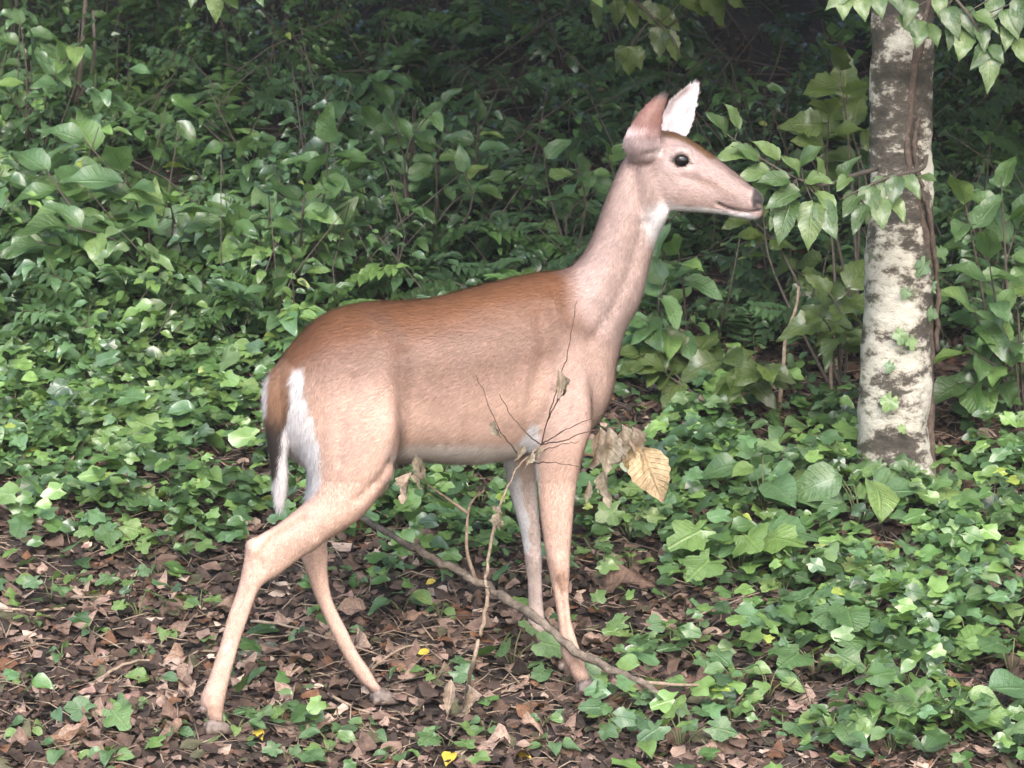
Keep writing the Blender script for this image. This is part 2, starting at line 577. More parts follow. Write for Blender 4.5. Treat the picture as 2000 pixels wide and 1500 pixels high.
    C = mixc(C, c_low, 0.7 * hind)
    # neck: paler, greyer than the body
    neck = sdpoly(S, [(1135, 500), (1180, 380), (1230, 250), (1330, 250), (1330, 420), (1290, 500), (1250, 640), (1205, 690), (1140, 600)])
    C = mixc(C, c_neck, sstep(-45, 15, neck))
    C = mixc(C, np.array((.19, .122, .10)), 0.75 * sstep(26, 0, sdline(S, [(1105, 525), (1140, 495), (1167, 435), (1192, 360), (1215, 310)])))
    chest = sdpoly(S, [(1120, 660), (1200, 680), (1200, 760), (1165, 840), (1060, 860), (1080, 740)])
    C = mixc(C, np.array((.43, .305, .262)), sstep(-30, 20, chest))
    hd = sdpoly(S, [(1225, 310), (1290, 250), (1340, 255), (1500, 380), (1490, 435), (1310, 420), (1262, 400)])
    C = mixc(C, c_face, sstep(-14, 12, hd) * (Y > 255))
    ch = sdpoly(S, [(1265, 330), (1330, 340), (1400, 380), (1400, 405), (1300, 405), (1262, 390)])
    C = mixc(C, c_neck, .8 * sstep(-12, 12, ch))
    C = mixc(C, np.array((.15, .105, .09)), .85 * sstep(17, 4, sdline(S, [(1295, 258), (1335, 266), (1372, 288), (1432, 334), (1468, 362)])))
    C = mixc(C, np.array((.11, .06, .028)), sstep(14, 5, sdline(S, [(1297, 256), (1330, 264), (1360, 280), (1392, 304)])))
    C = mixc(C, np.array((.30, .21, .175)), .6 * sstep(20, 0, sdline(S, [(1375, 355), (1440, 378)])))
    # pale marks
    fz = 6 * jit + 7 * jit2
    eye = np.hypot((X - 1331) / 1.15, Y - 313)
    C = mixc(C, np.array((.42, .33, .31)), .7 * sstep(34, 20, eye) * (1 - .5 * sstep(1350, 1370, X)))
    C = mixc(C, np.array((.05, .03, .025)), sstep(17.0, 14.5, eye))
    C = mixc(C, np.array((.04, .028, .022)), sstep(4, 1.5, sdline(S, [(1343, 316), (1352, 321)])))
    throat = sdpoly(S, [(1268, 408), (1292, 402), (1325, 410), (1316, 436), (1298, 470), (1276, 466), (1264, 432)]) + .8 * fz
    C = mixc(C, white, .95 * sstep(-22, 14, throat))
    chin = sdpoly(S, [(1290, 402), (1340, 403), (1400, 409), (1438, 418), (1482, 421), (1486, 436), (1440, 436), (1300, 424)]) + .4 * fz
    C = mixc(C, white * 1.1, sstep(-4, 3, chin))
    C = mixc(C, np.array((.05, .035, .03)), sstep(3.6, 1.6, sdline(S, [(1404, 397), (1418, 404), (1436, 410), (1458, 413), (1482, 411)])))
    nose = sdpoly(S, [(1473, 366), (1485, 372), (1498, 390), (1496, 410), (1481, 411), (1470, 405), (1467, 390)])
    C = mixc(C, black * 1.3, sstep(-4, 3, nose))
    C = mixc(C, np.array((.10, .065, .06)), sstep(4, 1.5, sdline(S, [(1480, 401), (1486, 402)])) * near)
    C = mixc(C, black, sstep(3.2, 1.2, sdline(S, [(1471, 392), (1480, 393), (1489, 396)])))
    # belly, groin, armpit, inside of the legs
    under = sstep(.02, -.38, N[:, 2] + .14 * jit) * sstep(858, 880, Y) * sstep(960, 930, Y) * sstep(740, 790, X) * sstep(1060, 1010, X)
    C = mixc(C, np.array((.68, .62, .59)), under)  # white belly hair, spread wider and lightened to make up for weak bounce light
    udder = sdpoly(S, [(775, 895), (800, 885), (850, 890), (930, 905), (900, 930), (800, 930)])
    C = mixc(C, np.array((.33, .28, .26)), .8 * sstep(-3, 10, udder) * sstep(.1, -.3, N[:, 2]))
    arm = sdpoly(S, [(1042, 818), (1058, 832), (1056, 875), (1053, 965), (1040, 935), (1036, 905), (1008, 900), (1018, 862)]) + .5 * fz
    C = mixc(C, white, sstep(-3, 5, arm) * (tt > -.06))
    inner = sdpoly(S, [(970, 890), (1012, 890), (1026, 985), (1038, 1020), (1036, 1085), (1012, 1070), (980, 960)]) + .6 * fz
    C = mixc(C, white, sstep(-3, 5, inner) * (tt < .02))
    farleg = (tt < -.02) * sstep(900, 960, Y) * (X > 960) * (inner < -2)
    C = mixc(C, np.array((.47, .39, .36)), .75 * farleg)
    # rump patch (both cheeks) and tail
    r1 = sdpoly(S, [(566, 724), (588, 716), (597, 745), (603, 800), (618, 850), (632, 905), (628, 945), (608, 985), (590, 940), (572, 880), (562, 840), (566, 770)]) + 1.2 * fz
    C = mixc(C, white, sstep(-5, 7, r1) * (X < 640))
    rear = sstep(-.25, -.6, N[:, 0] * math.cos(YAW) + N[:, 1] * math.sin(YAW)) * sstep(720, 745, Y) * sstep(985, 950, Y) * (X < 640) * (P[:, 1] > ymed(545) - .06)
    C = mixc(C, white, rear)
    tail = sdpoly(S, [(500, 715), (560, 700), (580, 740), (574, 800), (566, 850), (566, 1000), (530, 1000), (505, 800)])
    istail = (tail > -2) & (P[:, 1] < yt + .028) & (X < 578)
    tc = np.tile(np.array((.24, .135, .085)), (n, 1))
    tc = mixc(tc, np.array((.035, .028, .025)), sstep(770, 850, Y + 10 * jit))
    edge_r = np.interp(Y, [700, 800, 840, 900, 960], [575, 564, 552, 545, 540])
    tc = mixc(tc, white, sstep(-3, 4, X - edge_r + fz * .6))
    edge_l = np.interp(Y, [700, 725, 760, 800, 840], [538, 532, 526, 521, 508])
    tc = mixc(tc, white, sstep(3, -3, X - edge_l + fz * .5))
    tc = mixc(tc, white, sstep(922, 940, Y + fz))
    tc = mixc(tc, white, sstep(.1, .5, N[:, 1]))
    C[istail] = tc[istail]
    # ears
    e1 = (P[:, 1] < ye - .026) & (Y < 312) & (X < 1340) & (sdpoly(S, [(1208, 300), (1212, 262), (1290, 160), (1345, 130), (1318, 180), (1297, 215), (1294, 305), (1240, 322)]) > -1)
    ec = np.tile(np.array((.165, .085, .072)), (n, 1))
    ec = mixc(ec, np.array((.43, .335, .335)), sstep(238, 272, Y - .35 * (X - 1240) + fz))
    ec = mixc(ec, np.array((.022, .02, .019)), sstep(206, 184, Y))
    ec = mixc(ec, np.array((.3, .26, .24)), sstep(.1, .5, N[:, 1]) * sstep(200, 215, Y))
    C[e1] = ec[e1]
    e2 = (P[:, 1] > ye + .02) & (Y < 272) & (X > 1285)
    ec = np.tile(np.array((.17, .10, .075)), (n, 1))
    inn = sstep(.15, -.25, N[:, 1])
    ec = mixc(ec, np.array((.37, .325, .34)), inn)
    ec = mixc(ec, np.array((.2, .16, .15)), .8 * sstep(12, 2, sdline(S, [(1300, 222), (1312, 198), (1340, 172)])))  # this and the next line paint shading inside the far ear
    ec = mixc(ec, np.array((.32, .25, .24)), .5 * sstep(8, 2, sdline(S, [(1305, 250), (1325, 235), (1345, 215)])))
    ec = mixc(ec, np.array((.03, .026, .024)), sstep(166, 158, Y))
    C[e2] = ec[e2]
    # darker hair in the folds of the coat, hocks and glands
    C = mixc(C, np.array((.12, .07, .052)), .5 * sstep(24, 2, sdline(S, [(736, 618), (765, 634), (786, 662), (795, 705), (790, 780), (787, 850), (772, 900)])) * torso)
    C = mixc(C, np.array((.30, .17, .11)), .5 * sstep(9, 1, sdline(S, [(508, 1078), (530, 1046), (592, 1010)])))
    C = mixc(C, np.array((.62, .52, .46)), .9 * sstep(5, 1, sdline(S, [(441, 1268), (446, 1262), (450, 1250)])) * (tt > 0))
    C = mixc(C, np.array((.15, .07, .035)), .8 * sstep(12, 3, np.hypot(X - 618, (Y - 1102) / 1.4)) * (tt < -.03))
    C = mixc(C, np.array((.26, .15, .095)), .55 * sstep(16, 4, sdline(S, [(1096, 1120), (1100, 1145)])))
    # hooves
    for k, hp in HOOF.items():
        d = np.linalg.norm(P - np.array(hp), axis=1)
        if k in ('nf', 'ff', 'nh', 'fh'):
            C = mixc(C, np.array((.20, .14, .115)), .6 * sstep(.034, .026, P[:, 2] - hp.z) * (d < .09))
    C = C * (1 + .10 * jit[:, None] + .08 * jit2[:, None] + .09 * jl[:, None])
    C = np.clip(C, .01, .85)

    origin = Vector((0.0, 0.0, float(HOOF['nf'].z)))
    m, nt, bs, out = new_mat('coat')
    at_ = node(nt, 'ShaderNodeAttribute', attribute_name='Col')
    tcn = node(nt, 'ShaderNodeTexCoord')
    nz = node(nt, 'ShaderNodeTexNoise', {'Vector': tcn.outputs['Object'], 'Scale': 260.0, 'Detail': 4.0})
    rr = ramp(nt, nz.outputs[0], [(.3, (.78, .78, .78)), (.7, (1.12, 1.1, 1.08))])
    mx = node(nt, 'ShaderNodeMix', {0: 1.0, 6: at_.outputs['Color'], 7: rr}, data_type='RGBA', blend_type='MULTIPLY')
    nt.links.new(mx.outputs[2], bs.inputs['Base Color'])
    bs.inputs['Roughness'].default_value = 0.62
    bs.inputs['Specular IOR Level'].default_value = 0.25
    bs.inputs['Sheen Weight'].default_value = 0.12
    bs.inputs['Sheen Roughness'].default_value = 0.5
    bp = node(nt, 'ShaderNodeBump', {'Height': nz.outputs[0], 'Strength': .35, 'Distance': .003})
    nt.links.new(bp.outputs[0], bs.inputs['Normal'])
    mf, nt, bs, out = new_mat('coat_hair')
    at_ = node(nt, 'ShaderNodeAttribute', attribute_name='Col')
    nt.links.new(at_.outputs['Color'], bs.inputs['Base Color'])
    bs.inputs['Roughness'].default_value = 0.5
    bs.inputs['Specular IOR Level'].default_value = 0.3

    root = empty('doe', origin, 'reddish brown doe with white rump and raised head walking through the undergrowth', 'deer')
    O = np.array(origin)
    body = bpy.data.meshes.new('body')
    body.from_pydata((P - O).tolist(), [], Q)
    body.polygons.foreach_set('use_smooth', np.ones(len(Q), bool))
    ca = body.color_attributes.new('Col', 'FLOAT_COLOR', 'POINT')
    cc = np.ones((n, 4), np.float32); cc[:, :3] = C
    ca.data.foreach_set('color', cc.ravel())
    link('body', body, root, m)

    # fur: short tapered hairs lying along the coat
    tri = np.array([q[:3] for q in Q] + [(q[0], q[2], q[3]) for q in Q if len(q) == 4])
    A, B, D = P[tri[:, 0]], P[tri[:, 1]], P[tri[:, 2]]
    area = np.linalg.norm(np.cross(B - A, D - A), axis=1)
    face_n = np.cross(B - A, D - A)
    vis = np.where(((A - np.array(CAM)) * face_n).sum(1) < 0.25 * area * 9, 1.0, 0.25)
    K = 190000
    pick = RNG.choice(len(tri), K, p=area * vis / (area * vis).sum())
    r1_, r2_ = RNG.random(K), RNG.random(K)
    fl = r1_ + r2_ > 1; r1_[fl], r2_[fl] = 1 - r1_[fl], 1 - r2_[fl]
    w0 = 1 - r1_ - r2_
    t3 = tri[pick]
    pos = P[t3[:, 0]] * w0[:, None] + P[t3[:, 1]] * r1_[:, None] + P[t3[:, 2]] * r2_[:, None]
    nn = N[t3[:, 0]] * w0[:, None] + N[t3[:, 1]] * r1_[:, None] + N[t3[:, 2]] * r2_[:, None]
    nn /= np.linalg.norm(nn, axis=1)[:, None]
    hc = C[t3[:, 0]] * w0[:, None] + C[t3[:, 1]] * r1_[:, None] + C[t3[:, 2]] * r2_[:, None]
    hs = sheet(pos); hx, hy = hs[:, 0], hs[:, 1]
    bx, by = math.cos(YAW), math.sin(YAW)
    flow = np.stack([np.full(K, -.8 * bx), np.full(K, -.8 * by), np.full(K, -.5)], 1)
    lg = sstep(850, 980, hy)[:, None]
    flow = flow * (1 - lg) + np.array((-.05, 0, -1.0)) * lg
    nk = (sstep(1130, 1190, hx) * sstep(700, 620, hy))[:, None]
    flow = flow * (1 - nk) + np.array((-.35, -.1, -.9)) * nk
    hdw = (sstep(1265, 1300, hx) * sstep(440, 415, hy))[:, None]
    flow = flow * (1 - hdw) + np.array((-.9, 0, .25)) * hdw
    er = (hy < 262)[:, None]
    flow = np.where(er, np.array((.35, 0, .9)), flow)
    tl = ((hx < 640) & (hy > 700) & (hy < 1000))[:, None]
    flow = np.where(tl, np.array((-.08, -.05, -1.0)), flow)
    flow = flow + RNG.normal(0, .22, (K, 3))
    flow -= nn * (flow * nn).sum(1)[:, None]
    flow /= np.linalg.norm(flow, axis=1)[:, None] + 1e-6
    L = np.full(K, .0125)
    L = np.where(hdw[:, 0] > .5, .0055, L); L = np.where(lg[:, 0] > .7, .0055, L); L = np.where(er[:, 0], .006, L)
    L = np.where(nk[:, 0] > .5, .010, L)
    tw = (hx < 572) & (hy > 715) & (hy < 1000)
    wr = (hx < 650) & (hy > 715) & (hy < 985) & (hc[:, 2] > .45)
    L = np.where(wr, .022, L)
    L = np.where(tw, .020, L)
    bel = (nn[:, 2] < -.4) & (hy > 870) & (hy < 960)
    L = np.where(bel, .018, L)
    L = np.where((hy < 660) & (hx > 540) & (hx < 1120), .016, L)
    L *= RNG.uniform(.6, 1.3, K)
    keep = ~((np.hypot(hx - 1331, hy - 313) < 15) & (pos[:, 1] < ymed(1331))) & ~((hx > 1466) & (hy > 366) & (hy < 412)) & ~((sdline(hs, [(1404, 397), (1436, 410), (1482, 411)]) < 5))
    lift = (RNG.uniform(.08, .34, K) + .35 * RNG.random(K) ** 6)[:, None]
    side = np.cross(flow, nn); side /= np.linalg.norm(side, axis=1)[:, None] + 1e-9
    wd = RNG.uniform(.0006, .0011, K)[:, None]
    tip = pos + flow * (L * .95)[:, None] + nn * lift * L[:, None]
    mid_ = pos + flow * (L * .5)[:, None] + nn * lift * L[:, None] * .62
    hv = np.stack([pos - side * wd, pos + side * wd, tip], 1)[keep].reshape(-1, 3)
    k2 = keep.sum()
    tint = RNG.normal(1.0, .125, k2).clip(.6, 1.45)[:, None]
    hcol = np.repeat(np.clip(hc[keep] * tint, .008, .9), 3, 0)
    hcol[2::3] = np.clip(hcol[2::3] * 1.12, 0, .9)
    hn = np.repeat((nn + flow * .25)[keep], 3, 0); hn /= np.linalg.norm(hn, axis=1)[:, None]
    fm = np_mesh('fur', hv - O, np.arange(k2 * 3).reshape(-1, 3), hcol)
    fm.normals_split_custom_set_from_vertices(hn.astype(np.float32).tolist())
    fo = link('fur', fm, root, mf)

    # eyes
    me_, nt, bs, out = new_mat('eye_dark')
    bs.inputs['Base Color'].default_value = (.006, .005, .005, 1)
    bs.inputs['Roughness'].default_value = .04
    bs.inputs['Specular IOR Level'].default_value = .3
    for s in (1, -1):
        c = at(1331, 313, ymed(1331) - s * .0478)
        v, f = ball(1331, 313, c.y, 0.0158, .0120, .0140, yaw_at(1331), 0.15, 20)
        em = np.array([tuple(p) for p in v]) - O
        emesh = bpy.data.meshes.new('eye'); emesh.from_pydata(em.tolist(), [], f)
        emesh.polygons.foreach_set('use_smooth', np.ones(len(f), bool))
        link('eye', emesh, root, me_)
    # dew claws on the near fetlocks and cloven hoof tips
    mh, nt, bs, out = new_mat('hoof_horn')
    tcn = node(nt, 'ShaderNodeTexCoord')
    nz = node(nt, 'ShaderNodeTexNoise', {'Vector': tcn.outputs['Object'], 'Scale': 90.0, 'Detail': 5.0})
    nt.links.new(ramp(nt, nz.outputs[0], [(.3, (.045, .034, .029)), (.7, (.17, .125, .105))]), bs.inputs['Base Color'])
    bs.inputs['Roughness'].default_value = .55
    for kx, hp in HOOF.items():
        for s in (-1, 1):
            v, f = [], []
            prof = [(-.021, .010, .008), (-.017, .019, .0105), (-.004, .025, .0110), (.010, .021, .0105), (.024, .012, .0085), (.034, .004, .0045)]
            ring = ((-1, 0), (-1, .35), (-.8, .75), (-.35, 1), (.35, 1), (.8, .75), (1, .35), (1, 0))
            for (sx, hz, w) in prof:
                for (q, zz) in ring:
                    loc = Vector((sx, s * .0098 + q * w * (.86 - .25 * zz), -.008 + zz * (hz + .008)))
                    loc = Matrix.Rotation(YAW + s * .09, 3, 'Z') @ loc
                    v.append(tuple(Vector(hp) + loc - origin))
            for i in range(len(prof) - 1):
                for j in range(8):
                    a, b = i * 8 + j, i * 8 + (j + 1) % 8
                    f.append((a, b, b + 8, a + 8))
            f += [tuple(range(7, -1, -1)), tuple(len(prof) * 8 - 8 + j for j in range(8))]
            hm = bpy.data.meshes.new('hoof'); hm.from_pydata(v, [], f); hm.update(); hm.polygons.foreach_set('use_smooth', np.ones(len(f), bool))
            link('hoof', hm, root, mh)
            if kx in ('nh', 'nf', 'ff'):
                c_ = at(*{'nh': (397, 1386), 'nf': (1098, 1302), 'ff': (1031, 1222)}[kx], hp.y - .004 - s * .012)
                v2, f2 = ball(1000, 700, 0, .009, .006, .008, YAW, .4, 8)
                q0 = at(1000, 700, 0)
                dm = bpy.data.meshes.new('dewclaw'); dm.from_pydata([tuple(p - q0 + c_ - origin) for p in v2], [], f2)
                link('dewclaw', dm, root, mh)
    return root


make_doe()

# ------------------------------------------------------------------ leaves
def leaf_ovate(n=8, width=.27, serr=.0, fold=.22, droop=.25, wave=.03, peak=.42, seed=0, cols=5):
    """blade along +Y, unit length, normal +Z; returns V, F(quads), uv"""
    r = np.random.default_rng(seed)
    V, UV = [], []
    us = np.linspace(-1, 1, cols)
    ph = r.uniform(0, 6.28)
    for i in range(n + 1):
        v = i / n
        a = v ** (.62 * peak / .42)
        w = width * (math.sin(math.pi * a) ** .85 if 0 < a < 1 else 0.0) * (1 + serr * (-1 if i % 2 else 1) * (0 < i < n))
        w += .004
        for u in us:
            x = u * w
            z = (abs(u) if fold > .12 or cols < 5 else u * u) * w * fold * 2 - droop * v * v + wave * math.sin(v * 9 + ph + (2 if u > 0 else 0)) * abs(u)
            V.append((x, v - .04 * abs(u) * (i < n), z)); UV.append((u, v))
    F = []
    for i in range(n):
        for j in range(cols - 1):
            a = i * cols + j
            F.append((a, a + 1, a + 1 + cols, a + cols))
    return np.array(V), np.array(F), np.array(UV)


def leaf_lobed(lobes=5, depth=.34, k=30, seed=0, cup=.12, droop=.2, back=.25):
    """ivy or maple like blade: base near the origin, tip at +Y"""
    r = np.random.default_rng(seed)
    V, UV, F = [(0, .38, 0)], [(0, .4)], []
    ph = r.uniform(-.1, .1)
    for ring, sc in ((1, .52), (2, 1.0)):
        for j in range(k):
            th = 2 * math.pi * j / k - math.pi / 2          # -90 deg is the petiole
            a = (th - math.pi / 2)                           # from the tip
            q = abs(math.cos(lobes * .5 * a * .92)) ** .8
            rad = .40 * (1 - depth * (1 - q)) * (1 + .16 * math.cos(a)) * (1 + r.uniform(-.13, .13))
            if abs(a) > 2.75 or abs(a + 2 * math.pi) < .4: rad *= .45
            x, y = rad * math.cos(th) * sc * 1.12, .38 + rad * math.sin(th) * sc * 1.35
            rr = math.hypot(x, y - .38)
            V.append((x, y, cup * rr * (1 if ring == 1 else .6) - droop * max(0, y) ** 2 * .8 + .05 * sc * math.sin(3 * th + ph * 20)))
            UV.append((x * 2.2, y))
    for j in range(k):
        b, c = 1 + j, 1 + (j + 1) % k
        F.append((0, b, c, c)); F.append((b, b + k, c + k, c))
    return np.array(V), np.array(F), np.array(UV)


def clean_tris(F):
    T = tris(F)
    return T[(T[:, 0] != T[:, 1]) & (T[:, 1] != T[:, 2]) & (T[:, 0] != T[:, 2])]


def leaf_material(name, stops, attr=False, rough=.34, trans=.28, vein=.3, dry=False):
    m, nt, bs, out = new_mat(name)
    if attr: base = node(nt, 'ShaderNodeAttribute', attribute_name='Col').outputs['Color']
    else: base = ramp(nt, node(nt, 'ShaderNodeObjectInfo').outputs['Random'], stops)
    uv = node(nt, 'ShaderNodeUVMap')
    sep = node(nt, 'ShaderNodeSeparateXYZ', {0: uv.outputs[0]})
    au = node(nt, 'ShaderNodeMath', {0: sep.outputs[0]}, operation='ABSOLUTE')
    mid = node(nt, 'ShaderNodeMapRange', {0: au.outputs[0], 1: .03, 2: .10, 3: 1.0, 4: 0.0})
    s1 = node(nt, 'ShaderNodeMath', {0: au.outputs[0], 1: -.22}, operation='MULTIPLY')
    s2 = node(nt, 'ShaderNodeMath', {0: sep.outputs[1], 1: s1.outputs[0]}, operation='ADD')
    s3 = node(nt, 'ShaderNodeMath', {0: s2.outputs[0], 1: 62.0}, operation='MULTIPLY')
    s4 = node(nt, 'ShaderNodeMath', {0: s3.outputs[0]}, operation='SINE')
    lat = node(nt, 'ShaderNodeMapRange', {0: s4.outputs[0], 1: .72, 2: 1.0, 3: 0.0, 4: .7})
    ve = node(nt, 'ShaderNodeMath', {0: mid.outputs[0], 1: lat.outputs[0]}, operation='MAXIMUM')
    vs = node(nt, 'ShaderNodeMath', {0: ve.outputs[0], 1: vein}, operation='MULTIPLY')
    tc = node(nt, 'ShaderNodeTexCoord')
    nz = node(nt, 'ShaderNodeTexNoise', {'Vector': tc.outputs['Object'], 'Scale': 6.0 if not attr else 40.0, 'Detail': 5.0, 'Roughness': .7})
    blot = ramp(nt, nz.outputs[0], [(.3, (.55, .5, .48) if dry else (.78, .8, .74)), (.68, (1.25, 1.2, 1.15) if dry else (1.12, 1.08, 1.05))])
    c1 = node(nt, 'ShaderNodeMix', {0: 1.0, 6: base, 7: blot}, data_type='RGBA', blend_type='MULTIPLY')
    if not dry:
        ns = node(nt, 'ShaderNodeTexNoise', {'Vector': node(nt, 'ShaderNodeNewGeometry').outputs['Position'], 'Scale': 120.0, 'Detail': 3.0})
        sm = node(nt, 'ShaderNodeMapRange', {0: ns.outputs[0], 1: .69, 2: .74, 3: 0.0, 4: .75})
        c1 = node(nt, 'ShaderNodeMix', {0: sm.outputs[0], 6: c1.outputs[2], 7: (.16, .11, .05, 1)}, data_type='RGBA')
    vc = node(nt, 'ShaderNodeMix', {0: 1.0, 6: c1.outputs[2], 7: (.55, .5, .45, 1) if dry else (1.9, 1.65, 1.6, 1)}, data_type='RGBA', blend_type='MULTIPLY')
    c2 = node(nt, 'ShaderNodeMix', {0: vs.outputs[0], 6: c1.outputs[2], 7: vc.outputs[2]}, data_type='RGBA')
    nt.links.new(c2.outputs[2], bs.inputs['Base Color'])
    rr = node(nt, 'ShaderNodeMapRange', {0: nz.outputs[0], 1: .3, 2: .7, 3: rough - .08, 4: rough + .14})
    nt.links.new(rr.outputs[0], bs.inputs['Roughness'])
    bs.inputs['Specular IOR Level'].default_value = .25 if dry else .6
    if not dry:
        bs.inputs['Coat Weight'].default_value = .7
        bs.inputs['Coat Roughness'].default_value = .27
        bs.inputs['Coat IOR'].default_value = 1.5
    hh = node(nt, 'ShaderNodeMath', {0: ve.outputs[0], 1: nz.outputs[0]}, operation='SUBTRACT')
    bp = node(nt, 'ShaderNodeBump', {'Height': hh.outputs[0], 'Strength': .45, 'Distance': .02 if not attr else .002})
    nt.links.new(bp.outputs[0], bs.inputs['Normal'])
    if trans > 0:
        tr = node(nt, 'ShaderNodeBsdfTranslucent')
        tint = node(nt, 'ShaderNodeMix', {0: 1.0, 6: c2.outputs[2], 7: (1.5, 1.6, .7, 1)}, data_type='RGBA', blend_type='MULTIPLY')
        nt.links.new(tint.outputs[2], tr.inputs[0])
        mx = node(nt, 'ShaderNodeMixShader', {0: trans, 1: bs.outputs[0], 2: tr.outputs[0]})
        nt.links.new(mx.outputs[0], out.inputs[0])
    return m


G_DARK, G_MID, G_LIGHT, G_YEL, G_BLUE = (.040, .082, .028), (.078, .155, .048), (.145, .25, .075), (.25, .32, .07), (.092, .178, .080)
MAT = {
    'shrub': leaf_material('leaf_shrub', [(0, G_DARK), (.3, G_MID), (.6, G_BLUE), (.96, G_LIGHT), (1, (.2, .28, .09))], rough=.36),
    'ivy': leaf_material('leaf_ivy', [(0, G_MID), (.35, G_BLUE), (.65, G_LIGHT), (.985, (.17, .26, .08)), (1, G_YEL)], rough=.30),
    'tree': leaf_material('leaf_beech', [(0, (.055, .105, .038)), (.5, (.085, .15, .052)), (1, (.135, .21, .07))], rough=.32),
    'olive': leaf_material('leaf_olive', [(0, (.05, .085, .02)), (1, (.10, .15, .035))], rough=.42),
    'yellow': leaf_material('leaf_yellow', [(0, (.62, .46, .05)), (1, (.72, .55, .08))], rough=.45),
    'mass': leaf_material('leaf_mass', None, attr=True, rough=.33, trans=.22, vein=.12),
    'litter': leaf_material('leaf_litter', None, attr=True, rough=.6, trans=.0, vein=.3, dry=True),
    'dry': leaf_material('leaf_dry', [(0, (.11, .075, .058)), (.4, (.22, .155, .125)), (.8, (.36, .275, .225)), (1, (.19, .105, .062))], rough=.6, trans=.08, vein=.4, dry=True),
    'withered': leaf_material('leaf_withered', [(0, (.25, .23, .18)), (.5, (.33, .295, .235)), (1, (.36, .295, .24))], rough=.7, trans=.1, vein=.5, dry=True),
    'amber': leaf_material('leaf_amber', [(0, (.50, .40, .26)), (1, (.50, .40, .26))], rough=.55, trans=.2, vein=.55, dry=True),
}


def bark_mat(name, stops, scale=60.0, bump=.6):
    m, nt, bs, out = new_mat(name)
    tc = node(nt, 'ShaderNodeTexCoord')
    n = node(nt, 'ShaderNodeTexNoise', {'Vector': tc.outputs['Object'], 'Scale': scale, 'Detail': 8.0, 'Roughness': .75})
    nt.links.new(ramp(nt, n.outputs[0], stops), bs.inputs['Base Color'])
    bs.inputs['Roughness'].default_value = .85
    b = node(nt, 'ShaderNodeBump', {'Height': n.outputs[0], 'Strength': bump, 'Distance': .006})
    nt.links.new(b.outputs[0], bs.inputs['Normal'])
    return m


MAT['stem_green'] = bark_mat('stem_green', [(.3, (.06, .075, .03)), (.7, (.13, .14, .06))])
MAT['stem_brown'] = bark_mat('stem_brown', [(.3, (.03, .024, .019)), (.7, (.10, .082, .064))])
MAT['twig'] = bark_mat('twig_bark', [(.3, (.10, .07, .05)), (.5, (.23, .17, .12)), (.7, (.36, .30, .23))], 90.0)
MAT['dead_wood'] = bark_mat('dead_wood', [(.32, (.04, .031, .025)), (.50, (.125, .098, .075)), (.64, (.22, .18, .14)), (.72, (.48, .44, .37))], 45.0, 1.0)
MAT['fine_twig'] = bark_mat('fine_twig', [(.3, (.03, .018, .012)), (.7, (.10, .055, .035))])


def proto(name, spec, mat):
    V, F, UV = spec
    me = np_mesh(name, V, clean_tris(F), None, UV)
    me.materials.append(MAT[mat])
    return me


PROTO = {
    'shrub': [proto('leaf', leaf_ovate(9, .27, .05, .20, d, .05, .46, s), 'shrub') for s, d in ((1, .2), (2, .34), (3, .1))],
    'tree': [proto('leaf', leaf_ovate(10, .29, .05, .16, d, .05, .44, s), 'tree') for s, d in ((4, .25), (5, .4), (6, .15))],
    'olive': [proto('leaf', leaf_ovate(10, .33, .10, .14, d, .06, .44, s), 'olive') for s, d in ((7, .25), (8, .45))],
    'ivy': [proto('leaf', leaf_lobed(5, dp, 30, s), 'ivy') for s, dp in ((1, .36), (2, .28), (3, .42))],
    'heart': [proto('leaf', leaf_lobed(3, .12, 26, s, .2, .3), 'ivy') for s in (11, 12)],
    'oval': [proto('leaf', leaf_ovate(8, .36, .03, .16, d, .04, .5, s), 'ivy') for s, d in ((21, .2), (22, .4))],
    'yellow': [proto('leaf', leaf_ovate(6, .34, 0, .2, .3, .05, .5, 31), 'yellow')],
    'dry': [proto('dry_leaf', leaf_ovate(8, .30, .08, f, d, w, .46, s), 'dry') for s, f, d, w in ((41, .5, .3, .14), (42, -.3, -.35, .12), (43, .25, .5, .2), (44, -.5, .2, .16))],
    'withered': [proto('leaf', leaf_ovate(10, .17, .12, 1.1, d, .16, .46, s), 'withered') for s, d in ((51, .25), (52, -.2))],
    'amber': [proto('leaf', leaf_ovate(12, .33, .05, .16, .12, .06, .5, 61, 7), 'amber')],
}


def leaf_frame(pos, d, nrm, size, wid=1.0):
    y = Vector(d).normalized()
    x = y.cross(Vector(nrm))
    if x.length < .05: x = y.cross(Vector((.3, -.9, .2)))
    x.normalize(); z = x.cross(y)
    M = Matrix(((x.x * size * wid, y.x * size, z.x * size, pos[0]), (x.y * size * wid, y.y * size, z.y * size, pos[1]),
                (x.z * size * wid, y.z * size, z.z * size, pos[2]), (0, 0, 0, 1)))
    return M


def rvec(s): return Vector((random.gauss(0, s), random.gauss(0, s), random.gauss(0, s)))


class Plant:
    """an Empty at the foot, one stem mesh and separate leaves"""
    def __init__(self, name, base, label, cat, group=None, stem='stem_green'):
        self.base = Vector(base); self.root = empty(name, self.base, label, cat, group)
        self.t = Tubes(); self.stem = stem; self.done = False; self.leaves = []

    def leaf(self, kind, pos, d, nrm, size, wid=1.0, name='leaf'):
        self.leaves.append((random.choice(PROTO[kind]), leaf_frame(Vector(pos) - self.base, d, nrm, size, wid), name))

    def finish(self, stem_name='stem'):
        if self.t.n: link(stem_name, self.t.mesh(stem_name, self.base), self.root, MAT[self.stem])
        for me, M, nm in self.leaves:
            o = bpy.data.objects.new(nm, me)
            COL.objects.link(o); o.parent = self.root; o.matrix_basis = M
        return self.root


